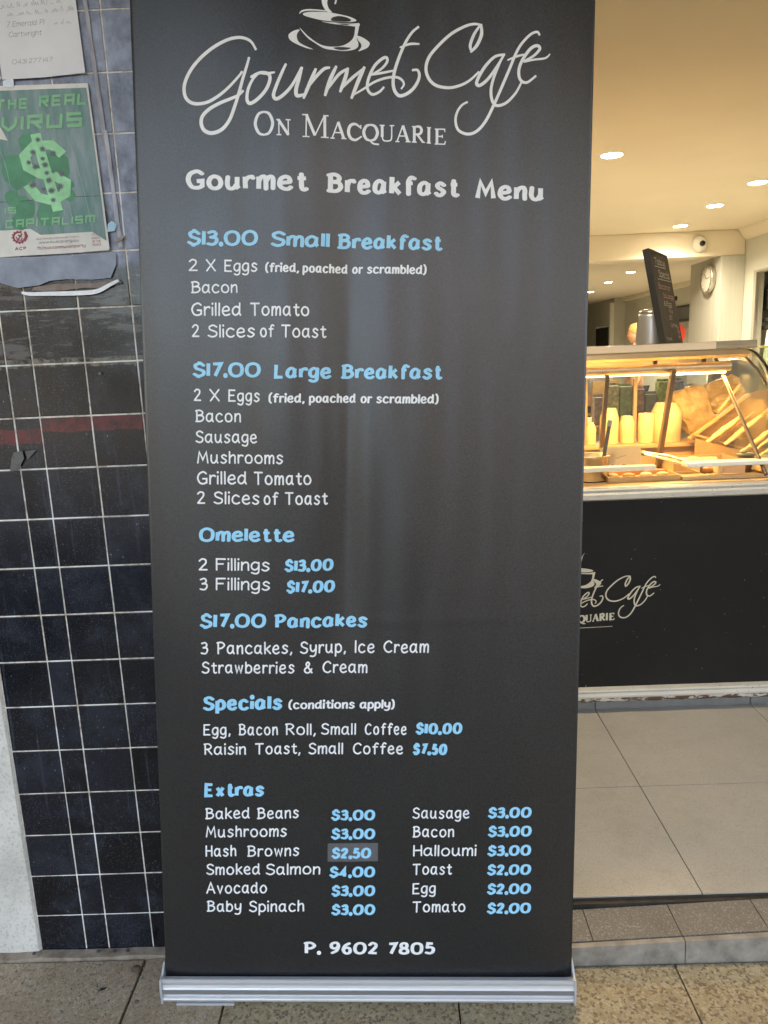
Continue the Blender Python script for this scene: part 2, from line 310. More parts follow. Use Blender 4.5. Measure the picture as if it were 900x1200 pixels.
LINES = [
 ('H',0.01743,[('Gourmet',0.1078,0.7989,0.3771,0.7928),('Breakfast',0.4144,0.7921,0.7074,0.7860),('Menu',0.7415,0.7842,0.8973,0.7808)]),
 ('B',0.01385,[('$13.00',0.1071,0.7506,0.2665,0.7478),('Small',0.2927,0.7464,0.4232,0.7443),('Breakfast',0.4373,0.7437,0.6708,0.7397)]),
 ('R',0.01123,[('2',0.1093,0.7279,0.1289,0.7277),('X',0.1466,0.7275,0.1691,0.7272),('Eggs',0.1878,0.7263,0.2641,0.7250)]),
 ('S',0.00832,[('(fried,',0.2793,0.7247,0.3559,0.7234),('poached',0.3616,0.7233,0.4616,0.7217),('or',0.4692,0.7216,0.4948,0.7213),('scrambled)',0.5023,0.7212,0.6371,0.7191)]),
 ('R',0.01093,[('Bacon',0.1126,0.7085,0.2188,0.7073)]),
 ('R',0.01221,[('Grilled',0.1122,0.6884,0.2267,0.6867),('Tomato',0.2442,0.6864,0.3778,0.6843)]),
 ('R',0.01202,[('2',0.1123,0.6691,0.1290,0.6689),('Slices',0.1473,0.6685,0.2567,0.6670),('of',0.2662,0.6668,0.2996,0.6664),('Toast',0.3137,0.6660,0.4136,0.6645)]),
 ('B',0.01389,[('$17.00',0.1114,0.6330,0.2686,0.6306),('Large',0.2967,0.6292,0.4256,0.6274),('Breakfast',0.4440,0.6268,0.6738,0.6234)]),
 ('R',0.01182,[('2',0.1126,0.6107,0.1292,0.6105),('X',0.1480,0.6102,0.1719,0.6098),('Eggs',0.1911,0.6092,0.2653,0.6080)]),
 ('S',0.00872,[('(fried,',0.2831,0.6074,0.3657,0.6061),('poached',0.3734,0.6060,0.4793,0.6044),('or',0.4880,0.6041,0.5160,0.6037),('scrambled)',0.5237,0.6035,0.6666,0.6013)]),
 ('R',0.01191,[('Bacon',0.1143,0.5912,0.2208,0.5897)]),
 ('R',0.01202,[('Sausage',0.1138,0.5717,0.2572,0.5697)]),
 ('R',0.01212,[('Mushrooms',0.1158,0.5522,0.3160,0.5495)]),
 ('R',0.01304,[('Grilled',0.1145,0.5323,0.2310,0.5307),('Tomato',0.2454,0.5305,0.3791,0.5287)]),
 ('R',0.01274,[('2',0.1138,0.5134,0.1322,0.5131),('Slices',0.1509,0.5127,0.2598,0.5112),('of',0.2680,0.5111,0.3028,0.5107),('Toast',0.3161,0.5105,0.4142,0.5091)]),
 ('B',0.01418,[('Omelette',0.1154,0.4765,0.3394,0.4742)]),
 ('R',0.01267,[('2',0.1135,0.4482,0.1343,0.4479),('Fillings',0.1530,0.4476,0.2806,0.4460)]),
 ('T',0.01224,[('$13.00',0.3130,0.4451,0.4270,0.4440)]),
 ('R',0.01277,[('3',0.1143,0.4285,0.1331,0.4283),('Fillings',0.1519,0.4281,0.2808,0.4267)]),
 ('T',0.01234,[('$17.00',0.3164,0.4238,0.4297,0.4224)]),
 ('B',0.01466,[('$17.00',0.1134,0.3906,0.2705,0.3892),('Pancakes',0.2867,0.3885,0.5057,0.3863)]),
 ('R',0.01302,[('3',0.1137,0.3638,0.1312,0.3636),('Pancakes,',0.1503,0.3634,0.3287,0.3618),('Syrup,',0.3463,0.3616,0.4537,0.3608),('Ice',0.4741,0.3606,0.5231,0.3604),('Cream',0.5415,0.3602,0.6496,0.3593)]),
 ('R',0.01273,[('Strawberries',0.1145,0.3440,0.3346,0.3415),('&',0.3551,0.3413,0.3756,0.3411),('Cream',0.3982,0.3408,0.5057,0.3399)]),
 ('B',0.01568,[('Specials',0.1151,0.3050,0.3048,0.3041)]),
 ('S',0.00933,[('(conditions',0.3171,0.3044,0.4760,0.3034),('apply)',0.4862,0.3033,0.5706,0.3027)]),
 ('R',0.01256,[('Egg,',0.1145,0.2787,0.1791,0.2780),('Bacon',0.1978,0.2779,0.2936,0.2771),('Roll,',0.3082,0.2770,0.3817,0.2765),('Small',0.3941,0.2764,0.4789,0.2758),('Coffee',0.4977,0.2756,0.5987,0.2751)]),
 ('T',0.01206,[('$10.00',0.6183,0.2754,0.7297,0.2747)]),
 ('R',0.01266,[('Raisin',0.1132,0.2578,0.2167,0.2569),('Toast,',0.2363,0.2569,0.3449,0.2562),('Small',0.3637,0.2560,0.4480,0.2553),('Coffee',0.4695,0.2551,0.5907,0.2545)]),
 ('T',0.01216,[('$7.50',0.6116,0.2538,0.6950,0.2531)]),
 ('B',0.01556,[('Extras',0.1118,0.2118,0.2583,0.2112)]),
 ('R',0.01275,[('Baked',0.1128,0.1873,0.2228,0.1872),('Beans',0.2382,0.1865,0.3407,0.1865)]),
 ('R',0.01289,[('Mushrooms',0.1126,0.1671,0.3113,0.1666)]),
 ('R',0.01296,[('Hash',0.1109,0.1454,0.1881,0.1456),('Browns',0.2127,0.1449,0.3410,0.1450)]),
 ('R',0.01304,[('Smoked',0.1113,0.1247,0.2456,0.1248),('Salmon',0.2575,0.1242,0.3920,0.1243)]),
 ('R',0.01324,[('Avocado',0.1100,0.1032,0.2616,0.1035)]),
 ('R',0.01328,[('Baby',0.1100,0.0821,0.1978,0.0826),('Spinach',0.2146,0.0820,0.3518,0.0825)]),
 ('R',0.01254,[('Sausage',0.6118,0.1849,0.7496,0.1846)]),
 ('R',0.01264,[('Bacon',0.6121,0.1644,0.7136,0.1645)]),
 ('R',0.01271,[('Halloumi',0.6139,0.1438,0.7672,0.1437)]),
 ('R',0.01282,[('Toast',0.6128,0.1231,0.7085,0.1233)]),
 ('R',0.01293,[('Egg',0.6131,0.1016,0.6713,0.1020)]),
 ('R',0.01300,[('Tomato',0.6134,0.0811,0.7431,0.0815)]),
 ('T',0.01192,[('$3.00',0.4167,0.1836,0.5246,0.1833)]),
 ('T',0.01201,[('$3.00',0.4165,0.1629,0.5247,0.1627)]),
 ('T',0.01211,[('$2.50',0.4175,0.1416,0.5153,0.1416)]),
 ('T',0.01220,[('$4.00',0.4119,0.1206,0.5248,0.1207)]),
 ('T',0.01229,[('$3.00',0.4166,0.0996,0.5249,0.0997)]),
 ('T',0.01239,[('$3.00',0.4164,0.0782,0.5250,0.0785)]),
 ('T',0.01172,[('$3.00',0.7916,0.1846,0.8968,0.1843)]),
 ('T',0.01180,[('$3.00',0.7923,0.1643,0.8977,0.1641)]),
 ('T',0.01188,[('$3.00',0.7920,0.1433,0.8977,0.1433)]),
 ('T',0.01196,[('$2.00',0.7916,0.1223,0.8982,0.1223)]),
 ('T',0.01205,[('$2.00',0.7923,0.1011,0.8992,0.1013)]),
 ('T',0.01213,[('$2.00',0.7930,0.0796,0.9002,0.0798)]),
 ('H',0.01434,[('P.',0.3470,0.0334,0.3907,0.0334),('9602',0.4115,0.0335,0.5335,0.0334),('7805',0.5527,0.0332,0.6705,0.0335)]),
]
SCRIPT = [
 (0.00283,[(0.2663, 0.912), (0.2579, 0.9176), (0.2459, 0.9207), (0.2291, 0.9219), (0.205, 0.9204), (0.1758, 0.9152), (0.1464, 0.9065), (0.1241, 0.8967), (0.1113, 0.886), (0.1116, 0.8767), (0.1224, 0.8715), (0.1392, 0.8699), (0.1611, 0.8712), (0.1856, 0.8763), (0.2078, 0.8827), (0.2276, 0.89), (0.2355, 0.8937)]),
 (0.00310,[(0.2515, 0.9047), (0.2464, 0.8982), (0.2382, 0.889), (0.2294, 0.8779), (0.2191, 0.8667), (0.2064, 0.8555), (0.1889, 0.8481), (0.1668, 0.8454), (0.1509, 0.848), (0.1449, 0.8537), (0.1482, 0.8597), (0.1632, 0.8652), (0.1853, 0.8697), (0.2097, 0.8728), (0.2268, 0.8751), (0.2367, 0.8782)]),
 (0.00296,[(0.2567, 0.8897), (0.2664, 0.8915), (0.2781, 0.8925), (0.2932, 0.8911), (0.2964, 0.8864), (0.2878, 0.8785), (0.2705, 0.8716), (0.2533, 0.868), (0.2461, 0.8712), (0.2489, 0.8796), (0.259, 0.8874), (0.2703, 0.8918)]),
 (0.00215,[(0.2738, 0.8925), (0.2883, 0.8915), (0.3053, 0.8922)]),
 (0.00296,[(0.3299, 0.8984), (0.3224, 0.8923), (0.3099, 0.8811), (0.3038, 0.8737), (0.3095, 0.8704), (0.3243, 0.8735), (0.344, 0.8819), (0.3629, 0.8954)]),
 (0.00323,[(0.3639, 0.8954), (0.3578, 0.8865), (0.3518, 0.8781), (0.3536, 0.873), (0.3673, 0.8736)]),
 (0.00310,[(0.3931, 0.8945), (0.3822, 0.8844), (0.3682, 0.8714)]),
 (0.00269,[(0.3733, 0.8779), (0.393, 0.8881), (0.4103, 0.8951), (0.4215, 0.8964)]),
 (0.00323,[(0.4362, 0.8969), (0.4234, 0.8861), (0.4134, 0.8741)]),
 (0.00256,[(0.4198, 0.8795), (0.442, 0.8907), (0.4607, 0.8956)]),
 (0.00323,[(0.4612, 0.8956), (0.4557, 0.8878), (0.4458, 0.8773)]),
 (0.00256,[(0.4478, 0.8794), (0.4714, 0.8886), (0.496, 0.8969)]),
 (0.00323,[(0.496, 0.8973), (0.4852, 0.8876), (0.4699, 0.8722)]),
 (0.00215,[(0.4739, 0.8745), (0.4985, 0.8806), (0.5182, 0.8855), (0.5428, 0.8888), (0.565, 0.8894), (0.5773, 0.8871), (0.5823, 0.8833), (0.5774, 0.8799)]),
 (0.00256,[(0.5122, 0.8916), (0.5329, 0.8964), (0.5451, 0.9019), (0.5446, 0.9057), (0.5353, 0.905), (0.5181, 0.8987), (0.5058, 0.8884), (0.5034, 0.88), (0.5133, 0.8752), (0.5281, 0.877), (0.5379, 0.8807)]),
 (0.00202,[(0.5132, 0.8916), (0.5378, 0.8933), (0.5624, 0.8951)]),
 (0.00283,[(0.6121, 0.9303), (0.5989, 0.9259), (0.5843, 0.9171), (0.5697, 0.904), (0.56, 0.8909), (0.5601, 0.8806), (0.5701, 0.8742), (0.5849, 0.8745), (0.6012, 0.8788), (0.612, 0.885), (0.6158, 0.8906), (0.6118, 0.8948), (0.6019, 0.8949)]),
 (0.00202,[(0.5745, 0.9141), (0.5942, 0.9165), (0.6139, 0.9166)]),
 (0.00269,[(0.7287, 0.9104), (0.7261, 0.9155), (0.7337, 0.9239), (0.7444, 0.9302)]),
 (0.00296,[(0.7493, 0.9313), (0.7501, 0.9238), (0.741, 0.9154), (0.7287, 0.9102)]),
 (0.00269,[(0.7493, 0.9317), (0.7344, 0.9327), (0.7147, 0.9311), (0.6852, 0.925), (0.6558, 0.9149), (0.6363, 0.9056), (0.63, 0.8962), (0.6367, 0.8877), (0.6541, 0.8819), (0.6815, 0.88), (0.7063, 0.8822), (0.7261, 0.8862), (0.7448, 0.8926)]),
 (0.00283,[(0.8, 0.9071), (0.7801, 0.9054), (0.7605, 0.898), (0.7459, 0.889), (0.7411, 0.8833), (0.7487, 0.8817), (0.7659, 0.8869), (0.7854, 0.8973), (0.8, 0.9067)]),
 (0.00256,[(0.799, 0.9067), (0.7879, 0.8973), (0.7769, 0.8859), (0.7728, 0.8764), (0.7767, 0.8678), (0.7868, 0.8644), (0.8067, 0.8666), (0.8264, 0.8742), (0.8386, 0.8827)]),
 (0.00256,[(0.8765, 0.923), (0.8714, 0.9252), (0.8566, 0.923), (0.837, 0.915), (0.8249, 0.9066), (0.813, 0.8952), (0.7986, 0.882), (0.7817, 0.8668), (0.7623, 0.8515), (0.7426, 0.843), (0.7226, 0.8408), (0.7025, 0.8442), (0.6958, 0.852), (0.6995, 0.8597), (0.7093, 0.8653), (0.7202, 0.8678)]),
 (0.00189,[(0.8092, 0.9025), (0.83, 0.9054), (0.8474, 0.9068)]),
 (0.00269,[(0.8442, 0.9011), (0.865, 0.9054), (0.8782, 0.911), (0.872, 0.9139), (0.8572, 0.9111), (0.8401, 0.9017), (0.8331, 0.8932), (0.8369, 0.8856), (0.8511, 0.8832), (0.8698, 0.8883)]),
 (0.00175,[(0.8452, 0.9004), (0.8651, 0.9022), (0.8901, 0.9032), (0.9, 0.9062)]),
]
CUP = [
 [(0.402, 0.9621), (0.4124, 0.9586), (0.4189, 0.9546), (0.4188, 0.9517), (0.418, 0.9487), (0.4214, 0.9448), (0.4279, 0.9418), (0.4174, 0.9423), (0.4109, 0.9453), (0.407, 0.9488), (0.4058, 0.9527), (0.4032, 0.9567)],
 [(0.4491, 0.9634), (0.4425, 0.9585), (0.4391, 0.9526), (0.4372, 0.9492), (0.4346, 0.9482), (0.4333, 0.9492), (0.4359, 0.9526), (0.4399, 0.9585)],
 [(0.3591, 0.9397), (0.3629, 0.9423), (0.3755, 0.9437), (0.3938, 0.9438), (0.4148, 0.9432), (0.4148, 0.9425), (0.3938, 0.9427), (0.3754, 0.9423), (0.3649, 0.9412)],
 [(0.367, 0.94), (0.378, 0.9414), (0.3964, 0.9419), (0.4174, 0.942), (0.4384, 0.9405), (0.4647, 0.9387), (0.4785, 0.9366), (0.4766, 0.9351), (0.4594, 0.934), (0.4331, 0.9343), (0.4068, 0.9351), (0.3832, 0.9369), (0.3706, 0.9383)],
 [(0.4055, 0.9341), (0.4278, 0.9335), (0.4542, 0.9329), (0.47, 0.9332), (0.4853, 0.9338), (0.4837, 0.9311), (0.4594, 0.9312), (0.4331, 0.9321)],
 [(0.4858, 0.9336), (0.4819, 0.9241), (0.4805, 0.9206), (0.4837, 0.9176), (0.4826, 0.9141), (0.4726, 0.9116), (0.454, 0.9102), (0.4328, 0.9108), (0.4117, 0.9121), (0.3933, 0.916), (0.3776, 0.92), (0.3646, 0.9256), (0.3607, 0.9283), (0.3776, 0.9218), (0.3986, 0.9161), (0.417, 0.9139), (0.4382, 0.9138), (0.454, 0.9152), (0.4673, 0.9187), (0.4739, 0.9226), (0.4766, 0.9286), (0.4779, 0.9326)],
 [(0.3599, 0.9269), (0.3488, 0.9263), (0.3383, 0.9237), (0.3364, 0.9212), (0.3407, 0.9182), (0.3538, 0.9151), (0.3722, 0.9121), (0.3885, 0.911), (0.3696, 0.9141), (0.3578, 0.9171), (0.354, 0.9211), (0.3553, 0.9241)],
 [(0.4816, 0.9234), (0.4938, 0.9221), (0.5057, 0.919), (0.5078, 0.917), (0.5031, 0.914), (0.4911, 0.9117), (0.4837, 0.9108), (0.4895, 0.914), (0.489, 0.9171), (0.4826, 0.9201)],
]
SERIF = [
 ('O',0.2594,0.8415,0.3049,0.8409,0.01933),
 ('N',0.3084,0.8407,0.3397,0.8402,0.01306),
 ('M',0.3632,0.8389,0.4202,0.8382,0.01883),
 ('A',0.4238,0.8380,0.4573,0.8375,0.01393),
 ('C',0.4599,0.8369,0.4903,0.8365,0.01356),
 ('Q',0.4924,0.8365,0.5281,0.8360,0.01357),
 ('U',0.5291,0.8358,0.5617,0.8353,0.01360),
 ('A',0.5643,0.8349,0.5965,0.8344,0.01402),
 ('R',0.5996,0.8342,0.6292,0.8338,0.01364),
 ('I',0.6318,0.8334,0.6433,0.8331,0.01366),
 ('E',0.6495,0.8324,0.6745,0.8320,0.01327),
]

# ================================================================ GROUND
def stone_mat(name, pal, scale, matrix, rough=.75, dirt=(.12,.09,.06), dirtamt=.35, bumps=.5, grain=.35):
    """exposed aggregate: pebbles (voronoi cells) of several colours set in a cement matrix"""
    m = bpy.data.materials.new(name); m.use_nodes = True; t = m.node_tree; L = t.links; b = P(m)
    pos = nd(t, 'ShaderNodeNewGeometry').outputs['Position']
    wob = noi(t, pos, 60, 3)
    add = nd(t, 'ShaderNodeMixRGB', blend_type='LINEAR_LIGHT'); add.inputs[0].default_value = .006
    L.new(pos, add.inputs[1]); L.new(wob.outputs['Color'], add.inputs[2])
    v = noi(t, add.outputs[0], scale, kind='ShaderNodeTexVoronoi')
    v.feature = 'F1'
    v2 = nd(t, 'ShaderNodeTexVoronoi', feature='DISTANCE_TO_EDGE'); v2.inputs['Scale'].default_value = scale; L.new(add.outputs[0], v2.inputs['Vector'])
    sep = nd(t, 'ShaderNodeSeparateColor'); L.new(v.outputs['Color'], sep.inputs[0])
    r = nd(t, 'ShaderNodeValToRGB'); r.color_ramp.interpolation = 'CONSTANT'
    while len(r.color_ramp.elements) < len(pal): r.color_ramp.elements.new(.5)
    for i, c in enumerate(pal): r.color_ramp.elements[i].position = i/len(pal); r.color_ramp.elements[i].color = (*c, 1)
    L.new(sep.outputs[0], r.inputs[0])
    edge = ramp(t, v2.outputs['Distance'], .02, .10)
    c = mixc(t, edge, matrix, r.outputs[0])
    fine = noi(t, pos, 400, 3); c = mixc(t, mth(t, 'MULTIPLY', fine.outputs['Fac'], grain), c, (matrix[0]*.45, matrix[1]*.45, matrix[2]*.45))
    d = noi(t, pos, 5, 6, .7); c = mixc(t, mth(t, 'MULTIPLY', ramp(t, d.outputs['Fac'], .4, .75), dirtamt), c, dirt)
    L.new(c, b.inputs['Base Color']); b.inputs['Roughness'].default_value = rough
    bp = nd(t, 'ShaderNodeBump'); bp.inputs['Strength'].default_value = bumps; bp.inputs['Distance'].default_value = .002
    hh = mth(t, 'ADD', edge, mth(t, 'MULTIPLY', fine.outputs['Fac'], .6))
    L.new(hh, bp.inputs['Height']); L.new(bp.outputs[0], b.inputs['Normal'])
    return m
M_agg = stone_mat('exposed_aggregate', [(.52,.40,.22),(.60,.49,.30),(.24,.16,.08),(.62,.52,.34),(.17,.13,.10),(.60,.51,.35),(.42,.31,.17),(.55,.44,.26)], 165, (.46,.36,.20), dirt=(.20,.145,.09), dirtamt=.5, bumps=.7, rough=.65, grain=.55)
M_slab_old = stone_mat('worn_concrete', [(.54,.42,.28),(.60,.48,.34),(.38,.26,.15),(.56,.44,.30),(.68,.58,.44)], 190, (.46,.34,.22), dirt=(.27,.18,.11), dirtamt=.7, bumps=.6, grain=.5)
M_step = stone_mat('step_stone', [(.25,.225,.18),(.28,.25,.21),(.21,.185,.15),(.26,.23,.19),(.30,.265,.22),(.21,.185,.16),(.42,.39,.34),(.23,.20,.17),(.26,.23,.18),(.20,.18,.15)], 360, (.25,.22,.18), dirt=(.08,.065,.05), dirtamt=.4, bumps=.3)
M_riser = mat('grey_step_edge', (.17,.165,.16), .55, var=.35, vscale=22, bump=.4, bscale=90, coords='Generated')
M_riser = mat('grey_step_edge', (.17,.15,.125), .55, vscale=26, col2=(.36,.325,.27), bump=.4, bscale=120)
M_dirt = mat('pavement_bed', (.05,.042,.034), .9, var=.4, vscale=40, bump=.6)
M_asph = mat('asphalt', (.032,.032,.034), .85, var=.3, vscale=30, bump=.6, bscale=200)
M_mortar = mat('kerb_mortar', (.40,.33,.25), .85, vscale=35, col2=(.16,.12,.085), bump=.9, bscale=90)

struct('ground', MB().box(-60, 60, -60, 1.6, -.30, -.19), M_asph)
struct('pavement', MB().box(-20, 20, -2.6, 1.60, -.2, -.014), M_dirt)
pave = bpy.data.objects['pavement']
def slab(x0, x1, y0, y1, m, j=.0022):
    b = MB().bev(x0+j, x1-j, y0+j, y1-j, -.05, random.uniform(-.0008, .0008), .0022)
    return b.build('paving_slab', m, pave)
ys = [1.432, .93, .46, -.01, -.48, -.95]
for k in range(len(ys)-1):
    y1, y0 = ys[k], ys[k+1]
    slab(-1.07, -.59, y0, y1, M_slab_old, .0035); slab(-1.55, -1.075, y0, y1, M_slab_old, .0035)
    slab(-.59, -.39, y0, y1, M_slab_old)
    for x0, x1 in ((-.39, .0885), (.0885, .552), (.552, 1.02), (1.02, 1.49), (1.49, 1.96)):
        slab(x0, x1, y0, min(y1, 1.376) if k == 0 else y1, M_agg, .0014)
struct('road', MB().box(-60, 60, -12, -2.75, -.19, -.17), M_asph)
struct('kerb', MB().bev(-20, 20, -2.75, -2.6, -.2, -.012, .01), M_slab_old)
struct('far_pavement', MB().box(-60, 60, -16, -12, -.19, -.03), mat('pale_paving', (.18,.175,.165), .8, var=.15, vscale=3))
# small loose bits lying on the pavement: grit, a dead leaf, a cigarette end
gr = MB()
for _ in range(420):
    x = random.uniform(-.95, -.4) if random.random() < .75 else random.uniform(-.4, .9); y = random.uniform(1.2, 1.425) if x < .3 else random.uniform(1.1, 1.37)
    s_ = random.uniform(.0008, .0026); gr.lathe([(s_*1.1, 0), (s_, s_*.6), (s_*.2, s_)], (x, y, 0), 5, smooth=False)
tag(gr.build('grit', M_step), 'scattered grit on the pavement by the shop wall', 'grit', kind='stuff')
def litter(name, label, cat, c, a, L_, W_, H_, col):
    t = Matrix.Translation(c) @ Matrix.Rotation(a, 4, 'Z')
    b = MB()
    n = 7; vs = []
    for i in range(n):
        u = i/(n-1); ww = W_*math.sin(math.pi*min(max(u, .06), .94))**.6
        for sg in (-1, 0, 1): vs.append(t @ Vector((L_*(u-.5), sg*ww, H_*(.3+abs(sg)*.7*math.sin(u*3.1)+.25*math.sin(u*7)))))
    fs = [(3*i+k, 3*i+k+1, 3*i+k+4, 3*i+k+3) for i in range(n-1) for k in (0, 1)]
    b.add(vs, fs, True); o = b.build(name, mat(name, col, .8, var=.3, vscale=60))
    md = o.modifiers.new('thick', 'SOLIDIFY'); md.thickness = .0008
    return tag(o, label, cat)
litter('dead_leaf', 'small dark curled dead leaf on the brown concrete left of the banner', 'leaf', (-.655, 1.345, .002), R(40), .018, .0035, .004, (.06,.05,.045))
M_gum = mat('old_gum', (.20,.145,.10), .8, var=.3, vscale=80, bump=.6)
for i, (x, y, r_, lb) in enumerate(((-.604, 1.40, .012, 'round flattened brown gum spot beside the slab joint at the wall foot'), (-.573, 1.315, .005, 'tiny dark gum spot left of the banner base end cap'))):
    b = MB(); b.lathe([(r_*(1+.12*math.sin(5)), .0005), (r_*.9, .0022), (r_*.55, .0016), (r_*.3, .0026), (.0001, .0026)], (x, y, 0), 14)
    tag(b.build('gum_spot', M_gum), lb, 'gum')

# threshold: grey sloping step edge, brown stone tiles, then the shop floor
def rz(x): return max(.0, .041+(x-.336)*.034)
step = tag(thing('entrance_step', 'low sloping brown stone step with grey edge in front of the shop floor', 'step', (.3, 1.43, 0)), None)
inv_ = Matrix.Translation(-step.location)
def under(o, parent):
    # keep world placement when parenting to an empty that is not at the origin
    o.parent = parent; o.matrix_parent_inverse = Matrix.Translation(-parent.location); return o
def ramp_box(x0, x1, y0, y1, dz0, dz1, bottom=-.02, j=.001):
    x0 += j; x1 -= j
    vs = [(x0, y0, bottom), (x1, y0, bottom), (x1, y1, bottom), (x0, y1, bottom), (x0, y0+.003, rz(x0)+dz0), (x1, y0+.003, rz(x1)+dz0), (x1, y1, rz(x1)+dz1), (x0, y1, rz(x0)+dz1)]
    return MB().add(vs, [(0,3,2,1),(4,5,6,7),(0,1,5,4),(1,2,6,5),(2,3,7,6),(3,0,4,7)])
for x0, x1 in ((.12, .336), (.336, .576), (.576, .82), (.82, 1.2), (1.2, 1.6), (1.6, 2.0)):
    under(ramp_box(x0, x1, 1.377, 1.392, 0, .001).build('step_edge', M_riser), step)
for x0, x1 in ((.12, .2), (.2, .386), (.386, .575), (.575, .76), (.76, .95), (.95, 1.14), (1.14, 1.33), (1.33, 1.52), (1.52, 1.75)):
    under(ramp_box(x0, x1, 1.3935, 1.487, .001, .003).build('step_tile', M_step), step)
M_blackgap = mat('dark_metal_edge', (.03,.024,.018), .6, var=.5, vscale=40, bump=.5)
under(MB().bev(.12, 2.6, 1.489, 1.499, -.02, .0575, .001).build('threshold_strip', M_blackgap), step)

# shop floor of large tiles
M_tilefl = mat('floor_tile', (.39,.36,.31), .36, vscale=2.6, col2=(.49,.455,.39), bump=.15, bscale=300, coords='Object')
def fleck(m, amt=.25, sc=420, dark=(.16,.14,.11)):
    t = m.node_tree; b = P(m); src = b.inputs['Base Color'].links[0].from_socket
    pos = nd(t, 'ShaderNodeNewGeometry').outputs['Position']
    n = noi(t, pos, sc, 2); c = mixc(t, mth(t, 'MULTIPLY', ramp(t, n.outputs['Fac'], .52, .7), amt), src, dark)
    n = noi(t, pos, 9, 7, .75); c = mixc(t, mth(t, 'MULTIPLY', ramp(t, n.outputs['Fac'], .5, .8), .3), c, tuple(q*1.2 for q in dark))
    t.links.new(c, b.inputs['Base Color'])
fleck(M_tilefl, .5)
M_joint = mat('floor_joint', (.035,.028,.02), .8)
struct('shop_floor', MB().box(-1.2, 8, 1.5, 31, -.19, .0625), M_joint)
fl = bpy.data.objects['shop_floor']
xs = [.66-.53*3+.53*i for i in range(9)]; yy = [1.501, 1.937, 2.467, 2.997]
for i in range(len(xs)-1):
    for j in range(3):
        MB().bev(xs[i]+.0012, xs[i+1]-.0012, yy[j]+.0012, yy[j+1]-.0012, .05, .0655, .0008).build('floor_tile', M_tilefl, fl)
for i in range(0, 13):
    for j in range(10):
        MB().box(-.93+.7*i, -.932+.7*(i+1), 3.0+2.7*j, 2.998+2.7*(j+1), .05, .0655).build('floor_tile', M_tilefl, fl)

# ================================================================ TILED WALL
wall = thing('tiled_wall', 'black glazed tile wall with cream grout, blue grey mottling and torn paper at its top', 'wall', (-.35, 1.455, 0))
M_grout = bpy.data.materials.new('grout'); M_grout.use_nodes = True
t = M_grout.node_tree; b_ = P(M_grout); pos = nd(t, 'ShaderNodeNewGeometry').outputs['Position']
c = mixc(t, ramp(t, noi(t, pos, 45, 5, .7).outputs['Fac'], .42, .66), (.80,.75,.65), (.34,.29,.23))
c = mixc(t, ramp(t, noi(t, pos, 14, 4, .6).outputs['Fac'], .52, .60), c, (.85,.84,.80))
sp = nd(t, 'ShaderNodeSeparateXYZ'); t.links.new(pos, sp.inputs[0])
c = mixc(t, ramp(t, sp.outputs[2], 1.42, 1.52), c, (.16,.145,.14))
t.links.new(c, b_.inputs['Base Color']); b_.inputs['Roughness'].default_value = .9

M_tile = bpy.data.materials.new('black_glazed_tile'); M_tile.use_nodes = True
t = M_tile.node_tree; L = t.links; b_ = P(M_tile)
pos = nd(t, 'ShaderNodeNewGeometry').outputs['Position']
sp = nd(t, 'ShaderNodeSeparateXYZ'); L.new(pos, sp.inputs[0]); X, Z = sp.outputs[0], sp.outputs[2]
oi = nd(t, 'ShaderNodeObjectInfo')
base = mixc(t, oi.outputs['Random'], (.002,.0025,.0045), (.010,.0125,.020))
cloud = noi(t, pos, 14, 9, .72)
base = mixc(t, mth(t, 'MULTIPLY', ramp(t, cloud.outputs['Fac'], .47, .80), .55), base, (.045,.054,.074))
# fine white scratches and chips
sc1 = noi(t, scaled(t, pos, (1, 1, .5)), 230, 4, .6); patch = ramp(t, noi(t, pos, 7, 3).outputs['Fac'], .42, .62); base = mixc(t, mth(t, 'MULTIPLY', mth(t, 'MULTIPLY', ramp(t, sc1.outputs['Fac'], .675, .71), patch), .75), base, (.40,.42,.46))
sc2 = noi(t, pos, 520, 2, .5); base = mixc(t, mth(t, 'MULTIPLY', ramp(t, sc2.outputs['Fac'], .64, .72), .45), base, (.28,.28,.28))
# drips running down
dr = noi(t, scaled(t, pos, (1, 1, .06)), 55, 4, .6)
base = mixc(t, mth(t, 'MULTIPLY', ramp(t, dr.outputs['Fac'], .60, .72), .16), base, (.16,.19,.26))
# broken red band, stepping lower at the left
wob = mth(t, 'MULTIPLY', mth(t, 'SUBTRACT', noi(t, pos, 30, 5).outputs['Fac'], .5), .016)
zw = mth(t, 'ADD', Z, wob)
zr = mth(t, 'ADD', zw, mth(t, 'MULTIPLY', mth(t, 'LESS_THAN', X, -.681), .022))
red = mth(t, 'MULTIPLY', mth(t, 'GREATER_THAN', zr, 1.166), mth(t, 'LESS_THAN', zr, 1.1945))
redn = mth(t, 'MULTIPLY', red, ramp(t, noi(t, pos, 40, 7, .75).outputs['Fac'], .32, .56))
base = mixc(t, mth(t, 'MULTIPLY', redn, .72), base, (.16,.022,.03))
